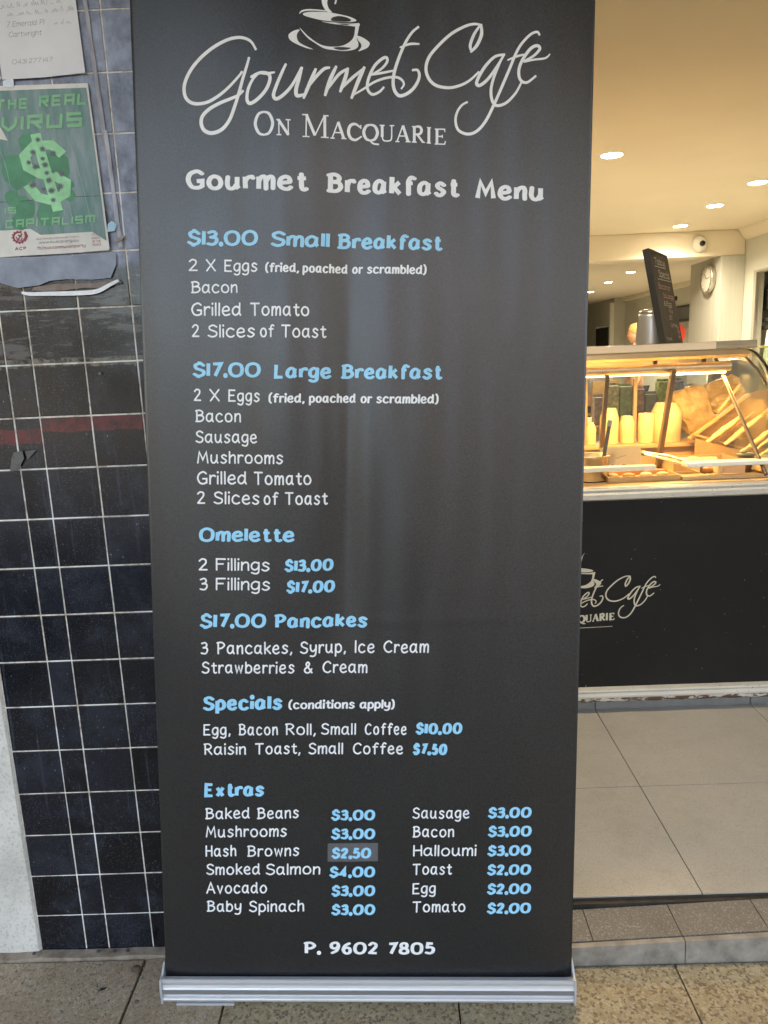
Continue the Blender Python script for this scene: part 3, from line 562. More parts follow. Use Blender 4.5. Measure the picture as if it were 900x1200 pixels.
# streaky grey, tan and reddish bands in two courses
st = noi(t, scaled(t, pos, (1, 1, 5.5)), 9, 8, .7)
lo = mth(t, 'MULTIPLY', mth(t, 'GREATER_THAN', zw, 1.292), mth(t, 'LESS_THAN', zw, 1.46))
base = mixc(t, mth(t, 'MULTIPLY', mth(t, 'MULTIPLY', lo, ramp(t, st.outputs['Fac'], .53, .57)), .8), base, (.11,.11,.115))
lo2 = mth(t, 'MULTIPLY', mth(t, 'GREATER_THAN', zw, 1.289), mth(t, 'LESS_THAN', zw, 1.305))
base = mixc(t, mth(t, 'MULTIPLY', mth(t, 'MULTIPLY', lo2, ramp(t, noi(t, pos, 60, 6, .7).outputs['Fac'], .42, .58)), .8), base, (.22,.20,.165))
rd = noi(t, scaled(t, pos, (1, 1, 3)), 24, 6, .7)
base = mixc(t, mth(t, 'MULTIPLY', mth(t, 'MULTIPLY', lo, ramp(t, rd.outputs['Fac'], .62, .68)), .5), base, (.20,.08,.07))
# pale mottled blue grey tone above a set height
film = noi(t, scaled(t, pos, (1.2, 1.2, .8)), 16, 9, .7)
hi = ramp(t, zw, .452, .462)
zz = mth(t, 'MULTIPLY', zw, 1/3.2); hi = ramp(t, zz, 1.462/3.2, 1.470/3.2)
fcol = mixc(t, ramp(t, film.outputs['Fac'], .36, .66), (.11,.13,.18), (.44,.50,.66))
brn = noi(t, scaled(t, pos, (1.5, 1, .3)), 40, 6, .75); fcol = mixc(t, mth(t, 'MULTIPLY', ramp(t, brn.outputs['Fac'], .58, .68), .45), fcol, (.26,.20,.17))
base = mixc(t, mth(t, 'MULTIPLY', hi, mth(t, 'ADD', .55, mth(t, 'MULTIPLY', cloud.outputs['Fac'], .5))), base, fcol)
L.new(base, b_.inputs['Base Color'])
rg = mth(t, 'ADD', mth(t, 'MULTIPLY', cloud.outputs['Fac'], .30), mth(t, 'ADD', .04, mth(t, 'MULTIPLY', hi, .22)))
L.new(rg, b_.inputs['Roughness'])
bp = nd(t, 'ShaderNodeBump'); bp.inputs['Strength'].default_value = .25; bp.inputs['Distance'].default_value = .001
L.new(noi(t, pos, 35, 5, .6).outputs['Fac'], bp.inputs['Height']); L.new(bp.outputs[0], b_.inputs['Normal'])

WX1 = .122
under(MB().box(-.834, WX1, 1.4575, 1.70, -.02, 2.43).build('grout_bed', M_grout), wall)
cols = [-.8335, -.732, -.681, -.581, -.481, -.381, -.281, -.181, -.081, .019, WX1]
tile_mesh = {}
for row in range(-10, 15):
    z1 = 1.3946-.1*row; z0 = z1-.1
    if z0 < 0: z0 = .006
    if z0 > 2.42: continue
    cs = [q+.026 if (row < -3 and -.75 < q < -.6) else q for q in cols]
    for i in range(len(cs)-1):
        w_, h_ = cs[i+1]-cs[i]-.0028, z1-z0-.0028
        key = (round(w_, 3), round(h_, 3))
        if key not in tile_mesh:
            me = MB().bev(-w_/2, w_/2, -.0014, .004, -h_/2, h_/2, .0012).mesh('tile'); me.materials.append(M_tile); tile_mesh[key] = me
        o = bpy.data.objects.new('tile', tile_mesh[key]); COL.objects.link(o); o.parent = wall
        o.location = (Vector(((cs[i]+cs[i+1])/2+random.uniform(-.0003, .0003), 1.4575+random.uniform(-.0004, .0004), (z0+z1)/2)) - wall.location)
        o.rotation_euler = (random.gauss(0, .0035), random.gauss(0, .002), random.gauss(0, .0035))
# mortar fillet along the wall foot
f = MB(); n = 60; vs = []
for i in range(n+1):
    x = -1.55+(1.80)*i/n; q = noise.noise(Vector((x*14, 0, 0)))*.003+noise.noise(Vector((x*60, 3, 0)))*.0015
    vs += [(x, 1.431+q, -.01), (x, 1.433+q, .006+q), (x, 1.4545, .0085+q*.8), (x, 1.4545, -.01)]
f.add(vs, [(4*i+k, 4*i+k+1, 4*i+k+5, 4*i+k+4) for i in range(n) for k in range(3)])
under(f.build('mortar_fillet', M_mortar), wall)
M_stone = mat('dark_pebble', (.07,.06,.05), .8, var=.4, vscale=90)
for x in (-.70, -.665, -.635, -.845):
    under(MB().ell((x, 1.443, .011), (.0045, .004, .003), None, 8, 5).build('pebble', M_stone), wall)

# rendered pier left of the tiles
M_pier = mat('white_render', (.74,.72,.66), .8, vscale=5, col2=(.52,.49,.43), bump=.5, bscale=70, detail=8)
fleck(M_pier, .35, 160, (.20,.17,.14))
pier = thing('rendered_pier', 'pale grey painted cement pier at the left edge of the tiled wall', 'pillar', (-1.2, 1.5, 0))
pm = MB(); n = 50; vs = []
for i in range(n+1):
    z = 2.43*i/n; q = noise.noise(Vector((z*22, 1, 4)))*.0035+noise.noise(Vector((z*90, 1, 4)))*.0015
    vs += [(-.838+q, 1.4515, z), (-.8345+q*.5, 1.4575, z), (-1.6, 1.4515, z)]
pm.add(vs, [(3*i, 3*i+1, 3*i+4, 3*i+3) for i in range(n)]+[(3*i+2, 3*i, 3*i+3, 3*i+5) for i in range(n)])
under(pm.build('render_coat', M_pier, fix=False), pier); under(MB().box(-1.6, -.8375, 1.459, 1.70, -.02, 2.43).build('pier_core', M_pier), pier)

# building above and around (keeps the shop in shade)
M_facade = mat('facade_render', (.36,.34,.31), .8, var=.1, vscale=2)
bld = thing('shop_building', 'rendered shop building over the cafe opening', 'building', (2, 1.6, 2.43))
under(MB().box(-8, 10, 1.452, 1.75, 2.432, 7.5).build('facade', M_facade), bld)
under(MB().box(-8, -1.6, 1.456, 1.75, -.02, 2.43).build('side_wall', M_facade), bld)
under(MB().box(2.6, 10, 1.456, 1.75, -.02, 2.43).build('side_wall', M_facade), bld)
under(MB().box(-8, 10, 1.752, 31.3, 3.0, 3.2).build('roof', M_facade), bld)
aw = thing('street_awning', 'unseen flat brown lined awning over the pavement, shaped for the banner reflections', 'awning', (0, -.5, 3))  # unseen, put overhead for its brown reflection in the banner top
M_lin = mat('awning_lining', (.42,.37,.31), .7, vscale=3, col2=(.50,.45,.38))
under(MB().box(-8, 10, -1.75, 1.448, 3.05, 3.12).build('lining', M_lin), aw); under(MB().box(-8, 10, -1.83, -1.752, 2.98, 3.35).build('fascia', mat('awning_fascia', (.42,.42,.42), .5)), aw)
for k in range(10): under(MB().box(-7.6+1.9*k, -7.55+1.9*k, -1.74, 1.44, 3.0, 3.048).build('batten', M_lin), aw)

# ================================================================ POSTER AND NOTES ON THE WALL
YP = 1.4515
M_paper = mat('poster_paper', (.72,.71,.67), .7, var=.12, vscale=20, bump=.3, bscale=30)
M_note = mat('note_paper', (.74,.75,.78), .65, var=.06, vscale=9, bump=.25, bscale=18)
M_pgreen = mat('poster_green', (.05,.19,.15), .5, vscale=22, col2=(.27,.34,.37), stretch=(2.2, 1, .45), bump=.4, bscale=30, detail=9)
M_pgreen.node_tree.nodes['Mapping'].inputs['Rotation'].default_value = (0, .35, 0)
M_plight = mat('poster_light_green', (.30,.68,.38), .55, var=.2, vscale=30)
M_pletter = mat('poster_letter_green', (.17,.46,.24), .55, vscale=26, col2=(.27,.55,.33))
M_pblob = mat('poster_blob_green', (.07,.27,.15), .55, var=.25, vscale=26)
M_virus = mat('poster_virus_grey', (.12,.14,.16), .6)
M_pred = mat('poster_red', (.30,.05,.07), .6)
M_ink = mat('ink', (.10,.10,.12), .6)
def tilted(x0, z0, ang, y=YP):
    ca, sa = math.cos(ang), math.sin(ang)
    return lambda a, b, l=0.: Vector((x0+a*ca-b*sa, y-l-.0001, z0+a*sa+b*ca))
def sheet(pts, mp, y0=0., th=.0006):
    n = len(pts); b = MB(); vs = [mp(a, q, y0+th) for a, q in pts]+[mp(a, q, y0) for a, q in pts]
    b.add(vs, [tuple(range(n)), tuple(range(n, 2*n))[::-1]]+[(i, n+i, n+(i+1) % n, (i+1) % n) for i in range(n)]); return b
PA = R(.9)
poster = thing('green_poster', 'weathered green protest poster with a dollar sign pasted on the tiles', 'poster', (-.61, YP, 1.63))
mp = tilted(-.7185, 1.4905, PA)          # origin = poster bottom left corner, 0.2105 x 0.292
base = sheet([(0, 0), (.05, .0006), (.12, 0), (.2085, .0012), (.2105, .004), (.2095, .12), (.2075, .283), (0, .289)], mp, 0, .0012)
under(base.build('poster_sheet', M_paper), poster)
under(sheet([(.0, .0465), (.070, .0465), (.087, .035), (.183, .035), (.2065, .018), (.2065, .10), (.2045, .2755), (0, .281)], mp, .0014, .0003).build('printed_panel', M_pgreen), poster)
def ptext(s, a0, b0, L_, H_, m, lift=.0026, sq=True, sty='Q', nm='lettering', lab=None):
    b = MB(); word(b, s, L_, H_, lambda x, y, l: mp(a0+x, b0+y, lift+l), sty, 0, sq)
    o = under(b.build(nm, m), poster)
    if lab: o['label'] = lab
BLO = [0]
def blob(cx, cz, r, m=M_pblob, n=14, lift=.0019, star=0, rnd=.12):
    b = MB(); pts = []; BLO[0] += 1
    for i in range(n):
        a = 2*math.pi*i/n; rr = r*(1+(star if i % 2 else 0)+random.uniform(-rnd, rnd)); pts.append(mp(cx+rr*math.cos(a), cz+rr*math.sin(a), lift+BLO[0]*2.5e-5))
    b.add(pts, [tuple(range(n))]); return under(b.build('printed_spot', m), poster)
for cx, cz, r in ((.155, .118, .0065), (.062, .145, .03), (.13, .15, .028), (.065, .083, .02), (.105, .07, .02), (.045, .10, .014), (.15, .10, .011), (.128, .078, .008), (.09, .19, .02), (.052, .06, .015), (.135, .165, .012)): blob(cx, cz, r)
ptext('THE', .038, .246, .059, .020, M_pletter, lab='green lettering THE'); ptext('REAL', .117, .247, .086, .021, M_pletter, lab='green lettering REAL')
ptext('VIRUS', .044, .211, .146, .0275, M_pletter, lab='large green lettering VIRUS')
ptext('IS', .028, .0735, .021, .0125, M_pletter, lab='green lettering IS'); ptext('CAPITALISM', .026, .0488, .165, .0158, M_pletter, lab='green lettering CAPITALISM')
# faceted dollar sign with little virus rings on it
dl = MB()
def dm(x, y, l): return mp(.1105+x, .1395+y*.8, .0025+l)
ribbon(dl, [(-.007, .083), (-.002, .04), (.004, 0), (.010, -.045), (.015, -.082)][0:5], .0095, dm, True)
ribbon(dl, [(.037, .036), (.019, .058), (-.012, .058), (-.032, .038), (-.029, .014), (-.008, -.002), (.018, -.008), (.036, -.022), (.032, -.046), (.008, -.06), (-.018, -.05), (-.034, -.022)], .0095, dm, True)
under(dl.build('dollar_sign', M_plight), poster)
for x, y, r in ((-.004, .07, .003), (.002, .05, .0036), (-.016, .045, .0033), (.020, .040, .0036), (.0, .03, .0026), (-.026, .024, .003), (-.015, .014, .0036), (.003, .017, .0036), (.004, .0, .0028), (.016, .002, .0024), (.031, -.004, .0036), (.006, -.016, .0038), (-.025, -.024, .004), (.025, -.03, .0038), (.008, -.038, .004), (-.006, -.034, .0025), (.009, -.058, .003)):
    n = 26; b = MB(); pts = [dm(x+math.cos(2*math.pi*i/n)*r*(.95 if i % 2 else 2.3)*random.uniform(.85, 1.1), y+math.sin(2*math.pi*i/n)*r*(.95 if i % 2 else 2.3), .0004) for i in range(n)]
    b.add(pts+[dm(x, y, .0004)], [(i, (i+1) % n, n) for i in range(n)]); under(b.build('printed_virus', M_virus), poster)
# red party badge: cog ring, hammer and sickle, wing, letters ACP
rd = MB(); RB = lambda x, y, l: mp(.047+x*1.6, .029+y*1.35, .0016+l)
ribbon(rd, [(.0065*math.cos(a), .0065*math.sin(a)+.003) for a in [R(60+d) for d in range(0, 300, 15)]], .0011, RB, True)
for d in range(70, 350, 28): ribbon(rd, [(.0072*math.cos(R(d)), .0072*math.sin(R(d))+.003), (.0089*math.cos(R(d)), .0089*math.sin(R(d))+.003)], .0009, RB, True)
ribbon(rd, [(-.003, -.002), (.002, .005), (.004, .0075)], .0008, RB, True); ribbon(rd, [(-.001, .006), (.003, .0035)], .0010, RB, True)
ribbon(rd, [(-.0035, .004), (-.002, -.0005), (.002, -.001), (.0035, .002)], .0007, RB, True)
ribbon(rd, [(.0065, -.001), (.0085, .004), (.0075, .010)], .0019, RB, True, .5)
word(rd, 'ACP', .021, .0058, lambda x, y, l: mp(.036+x, .0105+y, .0016+l), 'Q', 0, False)
under(rd.build('party_badge', M_pred), poster)
ptext('AUSTRALIAN COMMUNIST PARTY', .078, .0265, .080, .0030, M_pred, .0016, False, 'R', lab='tiny red lettering')
ptext('www.auscp.org.au', .082, .0195, .074, .0048, M_ink, .0016, False, 'R', lab='tiny black lettering of a web address')
ptext('fb/aus.communistparty', .077, .0095, .090, .0055, M_pred, .0016, False, 'R', lab='tiny red lettering')
for i, s_ in enumerate(('THE', 'PARTY', 'OF THE', 'PEOPLE')): ptext(s_, .180, .0275-.0058*i, .016, .0038, M_pred, .0016, False, 'R')

for pts in ([(0, .096), (.06, .0945), (.12, .097), (.205, .0955)],):
    b = MB(); ribbon(b, catmull(pts, 6), .0007, lambda x, y, l: mp(x, y, .0018+l), True, .5); under(b.build('fold_crease', mat('crease_dark', (.06,.09,.09), .7)), poster)
for a0, a1, z0_, z1_ in ((.125, .150, .24, .05), (.160, .185, .20, .03), (.03, .045, .20, .12)):
    b = MB(); ribbon(b, catmull([(a0, z0_), ((a0+a1)/2+.003, (z0_+z1_)/2), (a1, z1_)], 6), .0005, lambda x, y, l: mp(x, y, .0019+l), True, .6); under(b.build('paper_wrinkle', mat('wrinkle_pale', (.30,.40,.38), .6)), poster)
# flat dark strip painted as shade along the lower right edge
b = MB(); ribbon(b, [(.2095, .002), (.2115, .035), (.2105, .07)], .0016, lambda x, y, l: mp(x, y, .0008), True, .6); under(b.build('painted_corner_shade', mat('edge_shade_dark', (.02,.02,.02), .8)), poster)
note = thing('handwritten_note', 'white paper note with faded pencil handwriting pasted above the green poster', 'note', (-.58, YP, 1.86))
mp = tilted(-.6655, 1.7875, PA+R(.3))
under(sheet([(0, .001), (.07, 0), (.148, .0025), (.1475, .15), (.146, .34), (0, .345)], mp, .0012, .0007).build('paper_sheet', M_note), note)
M_pencil = mat('pencil', (.22,.235,.26), .7)
def scrawl(a0, b0, L_, H_, seed):
    rnd = random.Random(seed); b = MB(); x = 0
    while x < L_:
        wl = rnd.uniform(.006, .016); n = int(wl/.0016); pts = []
        for i in range(n):
            pts.append((a0+x+i*wl/n, b0+(H_ if (i % 2 and rnd.random() < .8) else 0)*rnd.uniform(.5, 1.3)*(1.6 if rnd.random() < .15 else 1)+x*.02))
        if len(pts) > 2: ribbon(b, catmull(pts, 4), .00022, lambda p, q, l: mp(p, q, .0021+l))
        x += wl+rnd.uniform(.002, .004)
    return under(b.build('handwriting', M_pencil), note)
scrawl(.012, .143, .10, .005, 3); scrawl(.005, .128, .13, .005, 4); scrawl(.012, .113, .115, .005, 5); scrawl(.025, .100, .105, .0045, 6); scrawl(.105, .082, .030, .0035, 8)
def ntext(s, a0, b0, L_, H_):
    b = MB(); word(b, s, L_, H_, lambda x, y, l: mp(a0+x, b0+y, .0021+l), 'N'); under(b.build('handwriting', M_pencil), note)
ntext('7 Emerald Pl', .022, .083, .066, .0085); ntext('Cartwright', .023, .067, .058, .0085); ntext('0431 277 147', .022, .024, .072, .0075)
mp2 = tilted(-.762, 1.786, PA+R(.6))
o = sheet([(0, 0), (.094, .001), (.088, .35), (0, .35)], mp2, .0002, .0007).build('plain_note', M_note)
tag(o, 'second plain white paper sheet tucked behind the left of the handwritten note', 'note')
M_tape = mat('clear_tape', (.70,.78,.84), .25, var=.1, vscale=30)
o = sheet([(0, .003), (.008, 0), (.019, .001), (.020, .014), (.011, .0145), (.001, .011)], tilted(-.6655, 1.775, 0), .0022, .0003).build('tape_piece', M_tape); tag(o, 'short crinkled strip of clear tape joining the white note and green poster', 'tape')
M_tblue = mat('blue_tape_scrap', (.22,.46,.62), .3, vscale=60, col2=(.45,.62,.72))
o = sheet([(0, 0), (.014, .001), (.0185, .012), (.010, .019), (.002, .013)], tilted(-.509, 1.527, 0), .0004, .0007).build('tape_piece', M_tblue); tag(o, 'pale blue scrap of tape stuck right of the poster near its lower corner', 'tape')
o = sheet([(0, .003), (.012, .009), (.024, .0125), (.016, .004), (.006, 0)], tilted(-.500, 1.508, 0), .0004, .0006).build('paper_scrap', mat('brown_scrap', (.30,.26,.22), .8, var=.3, vscale=70)); tag(o, 'torn brownish paper scrap right of the poster lower corner', 'paper')
o = sheet([(0, .046), (.010, .036), (.020, .018), (.028, .0), (.016, .003), (0, .012)], tilted(-.697, 1.688, 0), .0024, .0005).build('paper_scrap', M_paper); tag(o, 'white torn paper triangle folded over the left side of the green poster', 'paper')
# long strip of curled white tape below the poster and the paste film it hangs from
tp = MB(); pts = [(-.680, 1.4265), (-.665, 1.4235), (-.63, 1.4225), (-.59, 1.4215), (-.555, 1.4215), (-.535, 1.4245), (-.515, 1.4335), (-.497, 1.441)]
ribbon(tp, catmull(pts, 6), .0040, lambda a, b, l: Vector((a, YP-.0016-l*6, b)), True, .6)
o = tp.build('tape_strip', mat('white_tape', (.80,.84,.88), .35, var=.12, vscale=50)); md = o.modifiers.new('thick', 'SOLIDIFY'); md.thickness = .0009
tag(o, 'long curled strip of white tape across the tiles below the poster', 'tape')
o = sheet([(0, .003), (.004, .009), (.05, .0135), (.12, .012), (.165, .0165), (.17, .010), (.13, .002), (.10, .004), (.06, .001), (.02, .0015)], tilted(-.662, 1.4265, 0), .0001, .0006).build('paper_scrap', mat('torn_brown_paper', (.20,.13,.11), .8, vscale=60, col2=(.30,.27,.25), detail=8)); tag(o, 'torn brown paper remnant just above the curled white tape strip', 'paper')
film = sheet([(-.06, .0), (-.052, -.012), (-.04, -.030), (-.02, -.046), (.01, -.055), (.05, -.052), (.07, -.045), (.10, -.043), (.15, -.046), (.185, -.044), (.198, -.02), (.199, -.001), (.10, -.002)], tilted(-.697, 1.4905, 0), .0001, .0003)
o = film.build('paste_film', mat('grey_blue_film', (.17,.20,.26), .45, vscale=22, col2=(.30,.345,.43), bump=.5, detail=9)); tag(o, 'dull grey blue film of old paste on the tiles directly under the poster', 'paste')
M_rem = mat('paste_remnant', (.09,.088,.085), .85, vscale=90, col2=(.17,.165,.155), detail=8)
for pts, x, z, lb in (([(0, .004), (.017, .006), (.019, -.008), (.013, -.018), (.003, -.032), (-.012, -.032), (-.006, -.008)], -.738, 1.126, 'grey paper remnant left of the red band, under the narrow tiles'),
                  ([(0, 0), (.023, .002), (.014, -.007), (.003, -.016)], -.716, 1.131, 'small triangular grey paper remnant beside a larger one below the red band'),
                  ([(0, 0), (.0055, 0), (.0052, -.005), (.0002, -.0052)], -.5555, 1.276, 'tiny square cream sticker remnant on a tile level with Small Breakfast heading')):
    o = sheet(pts, tilted(x, z, 0), .0002, .0004).build('paper_scrap', M_rem); tag(o, lb, 'paper')
# old gaffer tape ribs beside the note
for x, z0, z1, dx, cl, lb in ((-.506, 1.62, 1.93, .012, (.34,.34,.38), 'grey weathered vertical tape strip between the note and the banner'), (-.494, 1.50, 1.70, .006, (.42,.44,.50), 'pale grey peeling vertical tape strip right of the green poster')):
    b = MB(); pts = [(x+dx*(1-(i/12))+random.uniform(-.0008, .0008), z0+(z1-z0)*i/12) for i in range(13)]
    ribbon(b, pts, .0036, lambda a, q, l: Vector((a, YP+.0028-l*3, q)), True)
    o = b.build('tape_strip', mat('old_tape', cl, .7, var=.35, vscale=60, stretch=(3, 1, .4), detail=8)); md = o.modifiers.new('thick', 'SOLIDIFY'); md.thickness = .0005
    tag(o, lb, 'tape')

# ================================================================ ROLL-UP BANNER
BL, BR, TL, TR = Vector((-.5118, 1.322, .0419)), Vector((.3159, 1.292, .0352)), Vector((-.4067, 1.395, 1.9683)), Vector((.3788, 1.45, 1.9599))
BH = 1.9309
def gs(x, c, w_): return math.exp(-((x-c)/w_)**2)
def smooth(a, b, x): x = max(0, min(1, (x-a)/(b-a))); return x*x*(3-2*x)
def wave(s, t):
    e = max(0, min(1, 4*s*(1-s)))**.5
    d = .0080*gs(s, .31, .10)*smooth(.28, .5, t)*smooth(1.02, .8, t)
    d -= .0055*gs(s, .455+.03*(t-.5), .035)*smooth(.3, .5, t)*smooth(.9, .6, t)
    d += .0018*gs(s, .60-.08*(t-.5), .06)*smooth(.35, .5, t)*smooth(.85, .6, t)
    d += .0022*math.sin(s*9+t*5)*smooth(.05, .4, t)
    d -= .0035*gs(s, .52, .05)*smooth(.7, 1, t)
    d += .0016*math.sin(t*21+s*4)*gs(s, .3, .25)*smooth(.1, .3, t)
    d += .00028*gs(t, .392, .004)*smooth(.2, .6, s)
    d += .0006*math.sin(s*41+3*math.sin(t*5)+2*s*s*9)*smooth(0, .3, t)*smooth(1.0, .5, t)*(.4+.6*math.sin(t*7+s*3)**2)+.0003*math.sin(s*83+t*9)
    return d*e*1.5-.006*abs(2*s-1)**10
def bsurf(s, t, lift=0.):
    p = (BL*(1-s)+BR*s)*(1-t)+(TL*(1-s)+TR*s)*t
    return p
NB = (BR-BL).cross(TL-BL).normalized()
if NB.y > 0: NB = -NB
def bpt(s, t, lift=0.): return bsurf(s, t)+NB*(wave(s, t)+lift)

banner = thing('roll_up_banner', 'tall charcoal roll up banner with white and blue breakfast menu lettering', 'banner', (-.1, 1.33, 0))
M_ban = bpy.data.materials.new('charcoal_banner_vinyl'); M_ban.use_nodes = True
t = M_ban.node_tree; b_ = P(M_ban); pos = nd(t, 'ShaderNodeNewGeometry').outputs['Position']
c = mixc(t, ramp(t, noi(t, pos, 330, 3, .75).outputs['Fac'], .40, .60), (.0,.0,.0), (.022,.022,.023))
c = mixc(t, mth(t, 'MULTIPLY', ramp(t, noi(t, scaled(t, pos, (1, 1, .35)), 9, 6, .7).outputs['Fac'], .4, .7), .35), c, (.012,.012,.013))
t.links.new(c, b_.inputs['Base Color'])
rr_ = mth(t, 'ADD', .30, mth(t, 'MULTIPLY', noi(t, pos, 6, 4).outputs['Fac'], .1)); t.links.new(rr_, b_.inputs['Roughness'])
b_.inputs['Specular IOR Level'].default_value = .82
bp = nd(t, 'ShaderNodeBump'); bp.inputs['Strength'].default_value = .35; bp.inputs['Distance'].default_value = .0004
hh = mth(t, 'ADD', noi(t, pos, 1100, 2, .5).outputs['Fac'], mth(t, 'MULTIPLY', noi(t, scaled(t, pos, (1, 1, .2)), 30, 3, .5).outputs['Fac'], 2.0))
t.links.new(hh, bp.inputs['Height']); t.links.new(bp.outputs[0], b_.inputs['Normal'])
NX, NZ = 150, 240; T0, T1 = -.012, 1.075
mb = MB(); vs = []
for lay in (0, -.0006):
    for j in range(NZ+1):
        for i in range(NX+1): vs.append(bpt(i/NX, T0+(T1-T0)*j/NZ, lay))
q = (NX+1)*(NZ+1)
fs = [(j*(NX+1)+i, j*(NX+1)+i+1, (j+1)*(NX+1)+i+1, (j+1)*(NX+1)+i) for j in range(NZ) for i in range(NX)]
fs += [tuple(q+k for k in reversed(f)) for f in fs]
mb.add(vs, fs, True)
for i, off in ((0, 0), (NX, 0)): mb.add([], [])
side = [(j*(NX+1)+i, (j+1)*(NX+1)+i, q+(j+1)*(NX+1)+i, q+j*(NX+1)+i) for i in (0, NX) for j in range(NZ)]
mb.f += side; mb.sm += [False]*len(side)
sheet_o = under(mb.build('banner_sheet', M_ban, banner, fix=False), banner)
def print_part(mb_, name, m, label=None):
    o = mb_.build(name, m, sheet_o, fix=False); o.matrix_parent_inverse = Matrix.Identity(4)
    o.matrix_parent_inverse = Matrix.Translation(-banner.location) @ Matrix.Identity(4) if False else sheet_o.matrix_parent_inverse.copy()
    # sheet vertices are in world coordinates and the sheet sits at the world origin through its parent inverse
    o.matrix_parent_inverse = Matrix.Identity(4)
    if label: o['label'] = label
    return o
M_white = mat('white_print', (.85,.86,.86), .38, var=.04, vscale=50)
M_blue = mat('sky_blue_print', (.30,.67,.90), .38, var=.05, vscale=50)
LIFT = .0007
for sty, h, ws in LINES:
    b = MB(); H = h*BH
    for txt, s0, t0, s1, t1 in ws:
        Lm = (bsurf(s1, t1)-bsurf(s0, t0)).length
        mp = lambda x, y, l: bpt(s0+(s1-s0)*x/Lm, t0+(t1-t0)*x/Lm+y/BH, LIFT+l*.6)
        word(b, txt, Lm-(.0016 if len(txt) > 1 else 0), H, mp, sty)
    print_part(b, 'lettering', M_blue if sty in 'BT' else M_white, ('blue' if sty in 'BT' else 'white')+' lettering '+' '.join(w_[0] for w_ in ws))
# cafe logo
LW = .7912; SC = LW
b = MB()
for r_, pts in SCRIPT:
    q = catmull([(s*LW, t*BH) for s, t in pts], 8)
    ribbon(b, q, r_, lambda x, y, l: bpt(x/LW, y/BH, LIFT+l*.6), False, .45)
print_part(b, 'script_lettering', M_white, 'large white script lettering Gourmet Cafe')
import mathutils
def poly_fill(mb_, pts, f):
    pts = catmull(pts, 4, True)
    tri = mathutils.geometry.tessellate_polygon([[Vector((x, y, 0)) for x, y in pts]])
    mb_.add([f(x, y) for x, y in pts], [tuple(t_) for t_ in tri])
b = MB()
for k, pts in enumerate(CUP): poly_fill(b, pts, lambda x, y: bpt(x, y, LIFT+k*2e-5))
print_part(b, 'cup_emblem', M_white, 'white steaming coffee cup emblem')
b = MB()
for ch, s0, t0, s1, t1, h in SERIF:
    Lm = (bsurf(s1, t1)-bsurf(s0, t0)).length
    serif(b, ch, Lm, h*BH, lambda x, y, l: bpt(s0+(s1-s0)*x/Lm, t0+(t1-t0)*x/Lm+y/BH, LIFT+l*.6), .0024)
print_part(b, 'serif_lettering', M_white, 'white serif capitals ON MACQUARIE')
# grey vinyl patch behind the changed price
b = MB(); n = 8
vs = [bpt(.408+(.5296-.408)*i/n, tt+.0003*i/n, .0004) for tt in (.1383, .1584) for i in range(n+1)]
b.add(vs, [(i, i+1, n+2+i, n+1+i) for i in range(n)]); print_part(b, 'price_sticker', mat('grey_sticker', (.12,.12,.125), .3, var=.1, vscale=90), 'grey sticker under the price 2.50')

# aluminium cassette base, turned slightly like the fabric foot
M_alu = mat('brushed_aluminium', (.78,.79,.81), .38, metal=.6, var=.05, vscale=6, bump=.12, bscale=160, stretch=(.05, 1, 1), rvar=.06)
M_alud = mat('grey_aluminium_groove', (.36,.365,.38), .45, metal=.7, stretch=(.05, 1, 1), bump=.1)
M_capm = mat('silver_plastic', (.50,.51,.53), .4, metal=.3)
base_e = Vector((-.5174, 1.3059, 0)); base_f = Vector((.3206, 1.2745, 0)); BW = (base_f-base_e).length
ang = math.atan2(base_f.y-base_e.y, base_f.x-base_e.x)
BM = Matrix.Translation(base_e) @ Matrix.Rotation(ang, 4, 'Z')
def inbase(mb_, name, m, lab=None):
    o = mb_.build(name, m); o.data.transform(BM); under(o, banner)
    if lab: o['label'] = lab
    return o
prof = [(0, .010), (.001, .0085), (.10, .0085), (.104, .02), (.104, .046), (.098, .055), (.028, .055), (.026, .048), (.014, .048), (.012, .058), (.0035, .0595), (.0015, .0585), (.0008, .053), (.003, .0515), (.0042, .044), (.0028, .039), (.0015, .036), (.0015, .025), (.003, .0215), (.003, .0185), (.0, .0165), (-.001, .014)]
inbase(MB().extr(prof, .004, BW-.004), 'cassette_profile', M_alu)
inbase(MB().box(.004, BW-.004, -.0002, .001, .0262, .0352), 'cassette_stripe', M_alud, 'duller grey stripe along the cassette front')
for x0, x1 in ((0, .0038), (BW-.0038, BW)):
    capp = [(-.003, .006), (.108, .006), (.112, .03), (.108, .060), (.05, .073), (.030, .076), (.022, .070), (.012, .0615), (-.001, .0605), (-.004, .035)]
    inbase(MB().extr(capp, x0, x1), 'end_cap', M_capm)
for x0, x1, yf in ((.03, .15, -.0015), (BW-.20, BW-.08, .012)):
    inbase(MB().bev(x0, x1, yf, .12, .0, .005, .0015), 'foot', M_capm)
# support pole and top rail
pl = MB().tube([(-.095, 1.40, .05), (-.09, 1.425, 1.0), (-.02, 1.44, 2.07)], .009, 10); under(pl.build('pole', M_alu), banner)
a, b2 = bpt(0, 1.075), bpt(1, 1.075)
tr = MB().tube([a+Vector((0, 0, .004)), b2+Vector((0, 0, .004))], .011, 12, smooth=True); under(tr.build('top_rail', M_alu), banner)

